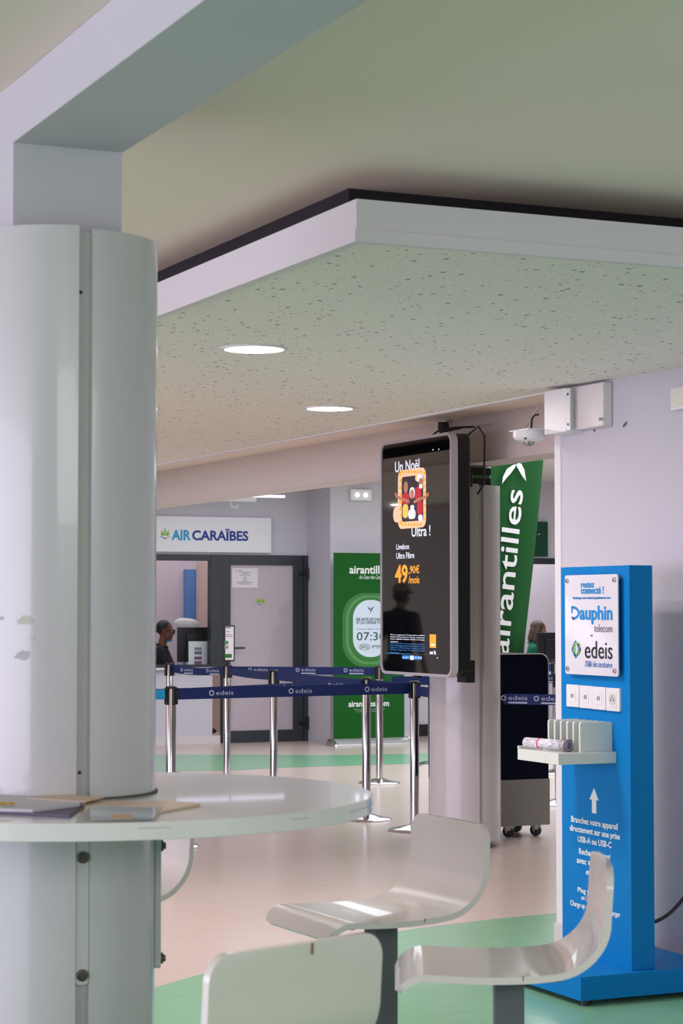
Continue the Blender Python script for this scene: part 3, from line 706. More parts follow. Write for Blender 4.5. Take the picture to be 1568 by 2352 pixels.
def ring_on(name, f, m, th, r_=.0232, wd=None):
    bm = NB(); c = p0.lerp(p1, f); pts = [c + u * math.cos(a) * r_ + ZV * math.sin(a) * r_ for a in [2 * math.pi * q / 24 for q in range(25)]]
    if wd:
        for a_, b_ in zip(pts, pts[1:]): prism(bm, [a_, b_, b_ + d * wd, a_ + d * wd], (b_ - a_).cross(d).normalized() * .0004)
    else: tube(bm, pts, th, 6)
    part(name, bm, m, np_, smooth=not wd)
ring_on('rubber_band', .86, mat('rubber_tan', (196, 166, 112), .6), .0012)
ring_on('red_stripe', .33, SCRR, 0, .0232, .004); ring_on('end_band', .94, PLUM, 0, .0232, .014)
# cable from totem
bm = NB(); pts = []; ck0 = PX(1490, 2121, 4.46); ck1 = PX(1572, 2060, 4.62)
for q in range(25):
    s = q / 24; y = 0; pts.append(ck0.lerp(ck1, min(1.03, s * 1.5)) + V((0, 0, -.02 * math.sin(math.pi * min(1, s * 1.5)))))
e_ = pts[-1]; pts = pts[:17] + [pts[16].lerp(V((4.765, 6.35, .52)), f) + V((0, 0, .04 * math.sin(math.pi * f))) for f in (.25, .5, .75, 1)]
tag(part('power_cable', tube(NB(), pts, .0075, 8), BLACK, None, smooth=True), 'thick black power cable running from the blue totem to the right', 'cable')

# ------------------------------------------------------------------ fittings on the right wall
p = PX(1249, 900, XR - .09); q = PX(1308, 990, XR - .09)
t = thing('junction_box', 'white metal box at the wall corner carrying the dome camera', 'junction box', (XR - .05, (p.y + q.y) / 2, (p.z + q.z) / 2))
part('cover', box(NB(), (XR - .09, q.y + .03, q.z), (XR - .0, p.y, p.z)), PLASTIC, t, bevel=.003)
fl_ = part('flange', box(NB(), (XR - .09, q.y, q.z + .004), (XR - .083, q.y + .03, p.z - .004)), PLASTIC, t, bevel=.002)
for z in (p.z - .03, q.z + .03): part('screw', lathe(NB(), [(.006, 0), (.006, .002), (0, .002)], V((XR - .09, q.y + .014, z)), axis=(-1, 0, 0), seg=12), BLACK, fl_)
p = PX(1313, 890, XR - .05); q = PX(1384, 978, XR - .05)
t = thing('wireless_access_point', 'square white flat box on the wall right of the corner box', 'access point', (XR, (p.y + q.y) / 2, (p.z + q.z) / 2))
part('housing', box(NB(), (XR - .05, q.y, q.z), (XR - .001, p.y, p.z + .0)), mat('warm_plastic', (228, 220, 220), .4), t, bevel=.006)
txt('small_print', 'cisco', TXGREY, t, 'X', XR - .0505, 1375, 957, 1385, 966)
# dome camera on a bracket
p = PX(1214, 1003, XR - .1)
t = thing('dome_camera', 'white dome security camera hanging from a bracket at the wall corner', 'security camera', p)
cx_, cy_, cz_ = p; RR = .072
part('mount_plate', box(NB(), (cx_ - .055, cy_ - RR - .02, cz_ + .026), (cx_ + .055, cy_ + RR + .012, cz_ + .030)), PLASTIC, t)
part('camera_body', lathe(NB(), [(RR - .002, .026), (RR, .018), (RR, -.004), (RR - .008, -.014), (RR * .55, -.022), (.028, -.024), (0, -.024)], p, seg=40), PLASTIC, t, smooth=True)
part('dome', lathe(NB(), [(.026, -.022), (.025, -.032), (.018, -.040), (.008, -.044), (0, -.045)], p, seg=24), STEEL, t, smooth=True)
part('lens', lathe(NB(), [(.006, 0), (.006, .002), (0, .002)], V((cx_ - RR * .62, cy_ - RR * .66, cz_ - .012)), axis=(-.7, -.7, -.2), seg=12), BLACK, t)
yb = PX(1249, 930, XR - .06).y
part('brace', tube(NB(), [(cx_, cy_ + .05, cz_ + .03), (cx_ + .02, yb, PX(1248, 930, XR - .06).z)], .004, 8), STEEL, t)
zc = PX(1248, 953, XR - .06).z
part('cable', tube(NB(), [(cx_ + .01, yb, zc), (cx_ + .01, yb + .035, zc), (cx_ + .01, yb + .056, zc - .012), (cx_ + .008, yb + .058, zc - .04), (cx_, yb + .048, cz_ + .028)], .0045, 8), BLACK, t, smooth=True)
p = PX(1553, 893, XR); q = PX(1605, 936, XR)
t = thing('wall_socket', 'white socket box cut by the right edge high on the wall', 'socket', (XR, (p.y + q.y) / 2, (p.z + q.z) / 2))
part('housing', box(NB(), (XR - .03, q.y, q.z), (XR - .001, p.y, p.z)), PLASTIC, t, bevel=.004)
part('cover', box(NB(), (XR - .036, q.y, q.z + .012), (XR - .029, p.y - .012, p.z - .008)), mat('cream_plastic', (226, 222, 206), .4), t, bevel=.002)
p = PX(1437, 976, XR)
t = tag(part('cable_stub', tube(NB(), [V((XR, p.y + .012, p.z + .006)), V((XR - .012, p.y + .002, p.z - .008)), V((XR - .004, p.y - .01, p.z + .012))], .003, 6), PLUM, None), 'short cut cable stub poking out of the wall', 'cable')
p = PX(1365, 989, XR)
tag(part('wall_plug', lathe(NB(), [(.005, 0), (.004, .003), (0, .003)], p, axis=(-1, 0, 0), seg=10), BLACK, None), 'tiny dark plug in the wall below the access point', 'plug')

# ------------------------------------------------------------------ portrait screen
SXF = 5.66
tl = PX(873, 1300, SXF); tr = PX(1036, 1300, SXF)
sy1, sy0 = tl.y, tr.y; szt = PX(1036, 991, SXF).z; szb = PX(1036, 1557, SXF).z
sc_ = V((SXF, (sy0 + sy1) / 2, (szt + szb) / 2)); SW = sy1 - sy0; SH = szt - szb
t = thing('display_screen', 'large portrait advertising screen in a silver frame, hung from the far column', 'screen', sc_)
bm = NB(); plate(bm, sc_ + V((.045, 0, 0)), XN, ZV, SW - .01, SH - .01, .05, (.085, 0, 0), 8)
body = part('housing', bm, BLACK, t, bevel=.006)
# frame ring
bm = NB(); o_ = rrect(SW, SH, .06, 10); i_ = rrect(SW - .034, SH - .034, .045, 10); n = len(o_)
for q in range(n):
    r2 = (q + 1) % n
    prism(bm, [sc_ + XN * x + ZV * y for x, y in (o_[q], o_[r2], i_[r2], i_[q])], (.045, 0, 0))
bmesh.ops.remove_doubles(bm, verts=bm.verts, dist=1e-5)
part('silver_frame', bm, mat('satin_aluminium', (196, 194, 202), .35, metal=.15, var=.02), t)
gl = part('glass', plate(NB(), sc_ + V((.006, 0, 0)), XN, ZV, SW - .034, SH - .034, .045, (.03, 0, 0), 8), SCRBK, t)
GXV = SXF + .0055
SCRBG = mat('screen_background', (10, 12, 16), 0.04, var=0, emit=.25, coat=.5)
part('sensor', box(NB(), (SXF + .01, PX(950, 1555, SXF).y - .03, szb - .014), (SXF + .04, PX(950, 1555, SXF).y + .03, szb)), BLACK, t)
part('side_foot', box(NB(), (SXF + .10, sy0 + .01, szb - .03), (SXF + .16, sy0 + .12, szb + .1)), BLACK, t)
bm = NB()
for r_ in range(16):
    for c_ in range(7): z = szt - .14 - r_ * .013; x = SXF + .058 + c_ * .010; box(bm, (x, sy0 + .0042, z), (x + .005, sy0 + .006, z + .006))
o = part('vent_grille', bm, mat('vent_black', (5, 5, 6), .9), t)
def sx(s, m, x0, y0, x1, y1, **kw): return txt('screen_text', s, m, gl, 'X', GXV, x0, y0, x1, y1, depth=.0006, **kw)
sx('Un Noël', SCRW, 907, 1057, 963, 1082, bold=.015)
sx('Ultra !', SCRW, 945, 1207, 988, 1232, bold=.015)
sx('Livebox', SCRW, 910, 1249, 940, 1262, bold=.015); sx('Ultra Fibre', SCRW, 910, 1269, 951, 1283, bold=.015)
sx('49', SCRO, 907, 1297, 936, 1340, bold=.03); sx(',90€', SCRO, 938, 1298, 963, 1320, bold=.015); sx('/mois', SCRO, 938, 1323, 963, 1340, bold=.015)
lines = ('Offre avec engagement de 12 mois soumise à conditions', 'française du 21 novembre au 11 février, réservée aux', 'réserve éligibilité technique. Détails en boutique', 'orangecaraibe.com', 'Prix en euros TTC pour une première souscription,', 'Livebox Ultra Fibre, remise incluse, location de box,', 'équipée à neuf Wifi 6E, service en option, hors frais', 'RCS Paris. Siège social : 111 quai du Président', 'Réunion Cedex.')
for i, s in enumerate(lines):
    y = 1457 + i * 5.0; x1 = 975 if i not in (3, 8) else (914 if i == 3 else 916)
    sx(s, SCRW if i < 4 else SCRB, 896, y, x1, y + 4, bold=.008, res=1)
def srect(m, x0, y0, x1, y1, r=.001, dx=0.0, name='screen_graphic'):
    _, w_, h_, c = rect_px('X', GXV, x0, y0, x1, y1); c.x = GXV - dx
    return part(name, plate(NB(), c, XN, ZV, w_, h_, min(r, w_ / 2.1, h_ / 2.1), (-.0005, 0, 0)), m, gl)
srect(SCRO, 986.5, 1457, 1001, 1488); srect(SCRW, 989, 1479, 998, 1483, dx=.0006)
sx('est là', SCRW, 986.5, 1494, 1001, 1503, bold=.03)
srect(SCRB, 887, 1500.6, 943, 1502); srect(SCRG, 943, 1503, 1007, 1503.7)
srect(SCRB, 923, 1506, 969, 1514.5, r=.02); srect(SCRW, 942, 1505.5, 950, 1516, r=.01, dx=.0006)
for x in (927, 933, 954, 960, 965): srect(SCRW, x, 1509, x + 2, 1512, dx=.0008)
for x, y in ((993, 1033), (1006, 1032), (1003, 1511)): srect(SCRW, x, y - 1.5, x + 2.2, y + 1.5)
# collage: rounded striped frame with people in it
srect(SCRC, 914, 1077, 978, 1213, r=.05, dx=.0006)
for i in range(8):
    srect(SCRO, 917 + (i % 2), 1083 + i * 16, 921.5, 1093 + i * 16, r=.01, dx=.0012)
    srect(SCRO, 973, 1083 + i * 15, 976.5, 1091 + i * 15, r=.01, dx=.0012)
for i in range(7):
    srect(SCRO, 922 + i * 7.2, 1080 + (i % 2), 926.5 + i * 7.2, 1087, r=.01, dx=.0012); srect(SCRO, 922 + i * 7, 1201, 926.5 + i * 7, 1208, r=.01, dx=.0012)
srect(SCRK, 923, 1093, 972, 1197, r=.02, dx=.0014)
srect(SCRW, 956, 1090, 971, 1106, r=.03, dx=.0018); srect(SCRS, 962, 1098, 972, 1120, r=.03, dx=.0022); srect(SCRW, 963, 1112, 971, 1122, r=.02, dx=.0024)
srect(SCRR, 952, 1118, 968, 1150, r=.04, dx=.002); srect(SCRR, 958, 1150, 971, 1182, r=.03, dx=.002)
srect(SCRK, 925, 1098, 938, 1130, r=.03, dx=.0016); srect(SCRS, 928, 1106, 937, 1132, r=.03, dx=.002); srect(SCRR, 924, 1132, 940, 1160, r=.03, dx=.0018)
srect(SCRW, 941, 1119, 953, 1145, r=.03, dx=.0022); srect(SCRS, 943, 1124, 951, 1146, r=.03, dx=.0026); srect(SCRW, 943, 1160, 952, 1171, r=.02, dx=.0028)
srect(SCRW, 938, 1170, 955, 1192, r=.03, dx=.0024); srect(SCRY, 925, 1158, 938, 1190, r=.03, dx=.002); srect(SCRW, 961, 1182, 971, 1196, r=.02, dx=.0024)
srect(SCRY, 954, 1091, 958, 1104, r=.01, dx=.002)
def sarm(pts_px, w):
    pts = [PX(a, b, GXV - .003) for a, b in pts_px]; part('screen_graphic', tube(NB(), pts, w, 6), SCRS, gl)
sarm([(909, 1134), (912, 1141), (924, 1146), (940, 1152)], .010); sarm([(984, 1134), (978, 1141), (965, 1146), (952, 1153)], .010)
srect(SCRC, 903.5, 1164, 920, 1200, r=.045, dx=.0022)
# arm, clamps, cables
zA_ = PX(1090, 1087, 5.9).z
arm = part('arm', box(NB(), (SXF + .12, PY(1072, 1087, GY - .3).y, zA_ - .055), (GX - .10, GY - .16, zA_ + .06)), BLACK, t, bevel=.003)
bm = NB(); cl0 = V((GX + .02, GY - .02, 0))
for zz in (PY(1130, 1084, GY - .12).z, PY(1130, 1107, GY - .12).z):
    box(bm, (GX - .125, GY - .125, zz - .022), (GX + .125, GY + .125, zz + .022))
part('clamp', bm, BLACK, t, bevel=.003)
bm = box(NB(), (GX - .12, GY - .12, PY(1130, 1100, GY - .12).z - .01), (GX + .118, GY - .112, PY(1130, 1090, GY - .12).z + .005)); part('clamp_reflection', bm, BANL, t)  # green reflection between the clamps, painted as a coloured strip
c = V((SXF + .12, sy0 + .10, szt))
cb = NB(); tube(cb, [(SXF + .06, sy0 + .42, szt - .01), (SXF + .10, sy0 + .36, szt + .035), (SXF + .16, sy0 + .25, szt + .05), (SXF + .22, sy0 + .12, szt + .045)], .006, 8)
tube(cb, [(SXF + .06, sy0 + .34, szt - .01), (SXF + .10, sy0 + .30, szt + .025), (SXF + .18, sy0 + .2, szt + .045)], .006, 8)
tube(cb, [(SXF + .15, sy0 + .10, szt - .02), (SXF + .21, sy0 + .05, szt + .04), (SXF + .24, sy0 + .03, szt - .02), (SXF + .24, sy0 + .04, szt - .3), (SXF + .22, sy0 + .08, szt - .36)], .007, 8)
part('cable', cb, BLACK, t, smooth=True)
p = PX(1018, 981, 5.95); part('cable_gland', lathe(NB(), [(.034, -.03), (.036, 0), (.034, .03)], p, seg=18), BLACK, t, smooth=True)
sk2 = PX(1027, 985, BX0); t = thing('beam_socket', 'white socket on the beam above the portrait screen', 'socket', sk2)
part('housing', box(NB(), (BX0 - .04, sk2.y - .06, sk2.z - .05), (BX0 - .001, sk2.y + .10, sk2.z + .05)), PLASTIC, t, bevel=.004)

# ------------------------------------------------------------------ stanchions with belts
def post_at(px, ytop):
    d_ = .5 * FPX / (ytop - 1395); u_ = (px - 784) / FPX * d_; q = HV * d_ + RV * u_; return V((q.x, q.y, 0))
def make_post(label):
    t = thing('queue_post', label, 'queue barrier', (0, 0, 0), 0, 'chrome queue barrier posts')
    part('pole', lathe(NB(), [(.031, .02), (.031, .985), (.028, .992), (.0, .992)], (0, 0, 0), seg=28), CHROME, t, smooth=True, local=True)
    part('base', lathe(NB(), [(.178, 0), (.180, .006), (.172, .013), (.13, .022), (.07, .034), (.036, .044), (.0, .044)], (0, 0, 0), seg=48), CHROME, t, smooth=True, local=True)
    bm = NB()
    for a in range(4):
        a_ = a * math.pi / 2; c = V((math.cos(a_), math.sin(a_), 0)) * .034; s = V((-math.sin(a_), math.cos(a_), 0))
        pts = [c + s * x + ZV * .89 for x in (-.016, .016)] + [c * 1.32 + s * x + ZV * .89 for x in (.013, -.013)]
        prism(bm, pts, (0, 0, .105))
    lathe(bm, [(.034, .99), (.035, 1.0), (.028, 1.004), (0, 1.004)], (0, 0, 0), seg=24)
    part('belt_head', bm, BLACK, t, local=True, bevel=.002)
    return t
PD = {'b': (394, 1577), 'a': (390, 1523), 'c': (522, 1527), 'd': (629, 1539), 'B': (841, 1556.5), 'C': (871, 1529), 'A': (951, 1569)}
LB = {'b': 'chrome queue post nearest the foreground column, in front of another post', 'a': 'chrome queue post farther back beside the foreground column', 'c': 'chrome queue post with a small framed notice on top',
      'd': 'chrome queue post standing in front of the glass door', 'B': 'chrome queue post whose base shows just right of the table edge', 'C': 'chrome queue post in front of the green roll-up banner, farther back', 'A': 'chrome queue post nearest the far column with its whole round base in view'}
posts = {}; proto = None
ppos = {kk: post_at(*v) for kk, v in PD.items()}
for kk in PD:
    if proto is None: proto = make_post(LB[kk]); posts[kk] = proto; continue
    posts[kk] = dup(proto, (0, 0, 0), 0, LB[kk])
for i, (px, yb_) in enumerate(((1277, 1777), (1283, 1848), (990, 1757))):
    q = PZ(px, yb_); ppos['x%d' % i] = V((q.x, q.y, 0))
    posts['x%d' % i] = dup(proto, (0, 0, 0), 0, ('chrome queue post far behind the wall corner, only its base rim showing higher up', 'chrome queue post behind the wall corner, only its base rim showing lower down', 'chrome queue post of which only a base rim shows, left of the far column')[i])
ppos['A'] = HV * 14.18 + RV * ((951 - 784) / FPX * 14.18)
for kk, o in posts.items(): o.location = ppos[kk]; o.rotation_euler = (0, 0, .3 if kk in 'bBAC' else .1)
bpy.context.view_layer.update()
def belt(kk, p, q, sag=.0, w=.066, z=.955, texts=2, scale=1.0, big=False, off=0.0, ztwist=0.0):
    par = posts[kk]; n = 12; bm = NB(); p = V((p.x, p.y, z)); q = V((q.x, q.y, z)); L = (q - p).length; d = (q - p).normalized()
    p = p + d * .04; q = q - d * .04; N = V((d.y, -d.x, 0))
    if N.dot(V((0, -1, 0))) < 0: N = -N
    U = d if d.cross(ZV).dot(N) > 0 else -d
    rows = []
    for i in range(n + 1):
        s = i / n; c = p.lerp(q, s) - ZV * sag * 4 * s * (1 - s)
        rows.append([bm.verts.new(c + ZV * w / 2 - N * .0007), bm.verts.new(c - ZV * w / 2 - N * .0007), bm.verts.new(c - ZV * w / 2 + N * .0007), bm.verts.new(c + ZV * w / 2 + N * .0007)])
    for a, b in zip(rows, rows[1:]):
        for j in range(4): bm.faces.new((a[j], a[(j + 1) % 4], b[(j + 1) % 4], b[j]))
    bm.faces.new(rows[0][::-1]); bm.faces.new(rows[-1])
    bo = part('belt', bm, BELT, par)
    for i in range(texts):
        s = (i + .5) / texts + off; s = s % 1.0
        c = p.lerp(q, s) - ZV * sag * 4 * s * (1 - s) + N * .0009
        h = w * .42; tw = .125
        text_at('belt_print', 'edeis', BELTP, bo, c + U * .05 + ZV * (.001 if big else .008), U, ZV, tw, h, depth=.0006, bold=.0, res=2)
        if not big:
            a_ = c + U * .05 - ZV * .022; prism_b = NB(); prism(prism_b, [a_ - U * tw * .5 - ZV * .005, a_ + U * tw * .5 - ZV * .005, a_ + U * tw * .5 + ZV * .005, a_ - U * tw * .5 + ZV * .005], N * .0006); part('belt_print_bar', prism_b, BELTP, bo)
        loop_mark(bo, c - U * .045 + ZV * (.001 if big else .006), U, ZV, h * 1.35, h * 1.35, h * .24, BELTP, N, 5, 90, 'belt_logo', .0006)
    return bo
belt('A', ppos['A'], ppos['b'], texts=3, big=True, w=.072, z=.955)
belt('B', ppos['B'], ppos['b'], texts=4, w=.066, off=.05)
belt('a', ppos['a'], ppos['c'], texts=2, sag=.02)
belt('c', ppos['c'], ppos['C'], texts=3, off=.0)
belt('d', ppos['d'], ppos['c'], texts=2, sag=.01)
belt('d', ppos['d'], ppos['B'], texts=3)
belt('C', ppos['C'], PZ(1010, 1777) * 1.0, texts=2)
belt('B', ppos['B'], ppos['A'], texts=2)
eA = PY(1300, 1500, 11.55); eA.z = 0
belt('A', ppos['A'], V((GX - .03, GY + GR - .03, 0)), texts=2, off=.25, z=.94)
cc = V((GX + .16, GY - .14, 0)); q_ = PY(1400, 1600, 11.1)
belt('A', cc, V((q_.x, 11.1, 0)), texts=3, off=-.10, z=.925)
belt('b', ppos['b'], ppos['b'] + V((-1.2, .15, 0)), texts=0)
p = ppos['b'] + V((-.12, -.0, 0)); part('belt_clip', box(NB(), (p.x - .03, p.y - .03, .925), (p.x + .07, p.y + .0, .985)), CYANP, posts['b'])
belt('x0', ppos['x0'], ppos['x0'] + V((-1.6, .1, 0)), texts=3); belt('x1', ppos['x1'], ppos['x1'] + V((-1.4, .1, 0)), texts=3, off=.2)
# framed notice on post c
pc = ppos['c']; t = thing('sign_holder', 'small black framed notice standing on a queue post', 'sign', (pc.x, pc.y, 1.0))
z1 = PY(525, 1436, pc.y).z; z0 = PY(525, 1519, pc.y).z; x0 = PY(513, 1480, pc.y).x; x1 = PY(538, 1480, pc.y).x
bm = box(NB(), (x0, pc.y - .012, z0), (x1, pc.y + .008, z1)); part('sign_frame', bm, BLACK, t, bevel=.003)
part('sheet', box(NB(), (x0 + .012, pc.y - .0135, z0 + .012), (x1 - .012, pc.y - .0125, z1 - .012)), PAPER, t)
part('stem', tube(NB(), [(pc.x, pc.y, 1.0), (pc.x, pc.y, z0 + .01)], .008, 8), BLACK, t)
for a, b, c_, d_, m in ((518, 1440, 530, 1443, TXGREY), (519, 1450, 528, 1451.5, TXGREY), (516, 1457, 533, 1458.5, TXGREY), (516, 1461, 534, 1462.5, TXGREY), (515, 1472, 524, 1480, BANL), (515, 1483, 524, 1490, BGREY), (515, 1502, 532, 1511, BANM)):
    _, w_, h_, c = rect_px('Y', pc.y - .0136, a, b, c_, d_); part('sheet_print', box(NB(), (c.x - w_ / 2, pc.y - .0142, c.z - h_ / 2), (c.x + w_ / 2, pc.y - .0136, c.z + h_ / 2)), m, t)

# ------------------------------------------------------------------ navy board on castors
BY = 12.04
x0 = 6.285; x1 = PY(1259, 1700, BY).x; zt = PY(1200, 1502, BY).z; zm = PY(1200, 1790, BY).z; zb_ = PY(1200, 1897, BY).z
t = thing('mobile_kiosk', 'navy blue panel unit with grey base on castors behind the far column', 'kiosk', ((x0 + x1) / 2, BY + .15, 0))
bm = NB(); pts = [V((x0, BY, zm)), V((x1, BY, zm)), V((x1, BY, zt - .06))] + [V((x1 - .06 + .06 * math.cos(a), BY, zt - .06 + .06 * math.sin(a))) for a in [math.pi / 2 * q / 8 for q in range(1, 9)]] + [V((x0, BY, zt))]
prism(bm, pts, (0, .42, 0)); part('navy_panel', bm, NAVY, t)
bm = NB()
arc = [V((x0, BY - .002, zt))] + [V((x1 - .06 + .06 * math.cos(a), BY - .002, zt - .06 + .06 * math.sin(a))) for a in [math.pi / 2 - math.pi / 2 * q / 8 for q in range(0, 9)]] + [V((x1, BY - .002, zm + .1))]
tube(bm, arc, .004, 6); part('edge_strip', bm, STEEL, t)
part('base_box', box(NB(), (x0, BY, zb_), (x1 + .01, BY + .42, zm)), BGREY, t, bevel=.003)
for sxx in (x0 + .08, (x0 + x1) / 2 + .06, x1 - .07):
    for yy in (BY + .05, BY + .31):
        cs = part('castor_fork', box(box(NB(), (sxx - .022, yy - .03, zb_ - .03), (sxx + .022, yy + .03, zb_)), (sxx - .02, yy - .012, .03), (sxx - .016, yy + .02, zb_ - .02)), STEEL, t)
        part('wheel', lathe(NB(), [(.0, -.013), (.02, -.013), (.03, -.015), (.037, -.012), (.038, 0), (.037, .012), (.03, .015), (.02, .013), (0, .013)], (sxx, yy, .038), axis=(.85, .5, 0), seg=28), mat('rubber_grey', (56, 60, 66), .6), cs, smooth=True)

# ------------------------------------------------------------------ roll-up banner
RY = 20.8
x0 = PY(766, 1500, RY).x; x1 = PY(928, 1500, RY).x; zt = PY(820, 1268, RY).z
t = thing('roll_up_banner', 'green roll-up airline banner standing in front of the white pier', 'banner', ((x0 + x1) / 2, RY, 0))
part('banner_sheet', box(NB(), (x0, RY, .075), (x1, RY + .004, zt - .01)), BANG, t)
part('top_rail', box(NB(), (x0, RY - .008, zt - .012), (x1, RY + .012, zt + .006)), STEEL, t, bevel=.003)
part('support_pole', tube(NB(), [((x0 + x1) / 2, RY + .05, .06), ((x0 + x1) / 2, RY + .03, zt - .02)], .008), STEEL, t)
bm = NB(); pr_ = [(-.13, 0), (-.125, .022), (-.09, .05), (-.04, .072), (.02, .076), (.06, .06), (.09, .03), (.10, 0)]
prism(bm, [V((x0 - .02, RY + a, b)) for a, b in pr_], (x1 - x0 + .04, 0, 0)); part('base', bm, mat('silver_base', (196, 192, 196), .35, metal=.5), t, bevel=.004)
for xx in (x0 - .045, x1 + .02): part('end_cap', prism(NB(), [V((xx, RY + a * 1.1, b * 1.05)) for a, b in pr_], (.025, 0, 0)), CHROME, t, bevel=.004)
def bt(s, m, a, b, c_, d_, **kw): return txt('banner_text', s, m, t, 'Y', RY - .001 - kw.pop('dy', 0), a, b, c_, d_, **kw)
def bplate(m, a, b, c_, d_, r, dy):
    _, w_, h_, c = rect_px('Y', RY, a, b, c_, d_); c.y = RY - dy
    return part('window_print', plate(NB(), c, XP, ZV, w_, h_, r, (0, -.0008, 0), 14), m, t)
bplate(BANM, 786, 1362, 916, 1532, .27, .0005); bplate(BANL, 794, 1368, 908, 1526, .26, .0015); bplate(BANM, 800, 1372, 902, 1520, .25, .0025); bplate(CLOUD, 810, 1378, 892, 1509, .2, .0035)
bt('airantilles', WHITEP, 802, 1299, 892, 1318, bold=.02); bt('Au Cœur des Caraïbes', WHITEP, 824, 1321, 884, 1330, shear=.4)
bt('AIR ANTILLES CHANGE', TXG, 817, 1419, 885, 1425.5, bold=.01, dy=.004); bt('ET ÇA CHANGE TOUT', TXG, 819, 1426.5, 883, 1434.5, bold=.01, dy=.004)
bt('Nouveau départ quotidien', TXGREY, 819, 1443, 884, 1447, dy=.004, res=1); bt('07:30', TXG, 819, 1452, 884, 1471, dy=.004)
bt('SFG', TXG, 827, 1482, 846, 1489.5, dy=.004); bt('PTP', TXG, 855, 1482, 873, 1489.5, dy=.004)
_, w_, h_, c = rect_px('Y', RY - .0045, 823, 1479, 851, 1492.5); loop_mark(t, c, XP, ZV, w_, h_ * 1.1, .004, TXG, (0, -1, 0), 30, 90, 'pill_outline')
bm = NB(); _, w_, h_, c = rect_px('Y', RY - .0045, 843, 1393, 859, 1410)
prism(bm, [c + XP * x * w_ + ZV * y * h_ for x, y in ((-.5, .5), (-.1, .25), (.0, .05), (.15, .35), (.5, .45), (.2, .1), (.02, -.3), (-.1, -.5), (.0, -.05), (-.25, .1))], (0, -.0008, 0)); part('bird_mark', bm, TXG, t)
bt('airantilles.com', WHITEP, 800, 1609, 893, 1623, bold=.02); bt('*Offre soumise à conditions, voir détails en agence', WHITEP, 812, 1628, 883, 1631, res=1); bt('ou en ligne sur notre site', WHITEP, 818, 1633, 878, 1635.5, res=1)

# ------------------------------------------------------------------ hall fittings
p = PY(368, 1185, FY - .06); q = PY(623, 1270, FY - .06)
t = thing('airline_sign', 'white airline sign board with blue lettering above the counter window', 'sign', ((p.x + q.x) / 2, FY, q.z))
part('board', box(NB(), (6.6, FY - .06, q.z), (q.x, FY - .002, p.z)), mat('sign_white', (232, 230, 236), .4, var=.01), t, bevel=.004)
txt('lettering', 'AIR', CYANP, t, 'Y', FY - .061, 394, 1217, 438, 1241, bold=.03); txt('lettering', 'CARAÏBES', DBLUE, t, 'Y', FY - .061, 441, 1214, 570, 1242, bold=.03)
leafmark(t, 'Y', FY - .062, 364, 1209, 394, 1240, (0, -1, 0))
p = PY(530, 1152, FY - .5)
t = thing('spotlight', 'white tube light fitting above the airline sign', 'light', (p.x, FY - .5, p.z + .05))
part('housing', box(NB(), (p.x - .25, FY - .56, p.z + .0), (p.x + .28, FY - .44, p.z + .05)), PLASTIC, t, bevel=.01)
part('bracket', tube(NB(), [(p.x, FY - .5, p.z + .01), (p.x, FY - .5, p.z - .05), (p.x + .06, FY - .5, p.z - .07), (p.x + .08, FY - .5, p.z - .03)], .012), PLASTIC, t, smooth=True)
part('ceiling_rod', tube(NB(), [(p.x, FY - .5, p.z + .04), (p.x, FY - .5, 3.0)], .01), PLASTIC, t)
part('tube_lamp', tube(NB(), [(p.x - .6, FY - .46, p.z + .07), (p.x + .65, FY - .46, p.z + .07)], .015), LEDS, t)
_, w_, h_, c = rect_px('Y', PYF - .04, 805, 1124, 853, 1150)
t = thing('emergency_light', 'white twin-lamp emergency light on the pier above the banner', 'light', (c.x, PYF, c.z))
part('housing', box(NB(), (c.x - w_ / 2, PYF - .05, c.z - h_ / 2), (c.x + w_ / 2, PYF - .001, c.z + h_ / 2)), PLASTIC, t, bevel=.006)
for s in (-1, 1): part('lamp', lathe(NB(), [(.026, 0), (.026, .006), (.018, .012), (0, .013)], V((c.x + s * w_ * .2, PYF - .05, c.z)), axis=(0, -1, 0), seg=18), LEDS, t)
# counter ledge, sheet, monitor inside the airline window
struct('trim_2', box(NB(), (BX1, FY - .1, ZS - .02), (wx, FY + .5, ZS + .0)), PLASTIC)
_, w_, h_, c = rect_px('Y', FY + .15, 433, 1473, 476, 1531)
t = thing('counter_notice', 'white sheet with coloured pictures standing in the counter window', 'notice', (c.x, FY + .15, ZS))
part('sheet', box(NB(), (c.x - w_ / 2, FY + .15, ZS), (c.x + w_ / 2, FY + .154, c.z + h_ / 2)), PAPER, t)
for a, b, m in ((1487, 1494, BGREY), (1496, 1503, mat('slate_print', (110, 120, 134), .5)), (1508, 1515, mat('purple_print', (130, 80, 120), .5)), (1518, 1526, mat('mauve_print', (150, 100, 136), .5))):
    _, w2, h2, c2 = rect_px('Y', FY + .149, 446, a, 463, b); part('picture', box(NB(), (c2.x - w2 / 2, FY + .1488, c2.z - h2 / 2), (c2.x + w2 / 2, FY + .1499, c2.z + h2 / 2)), m, t)
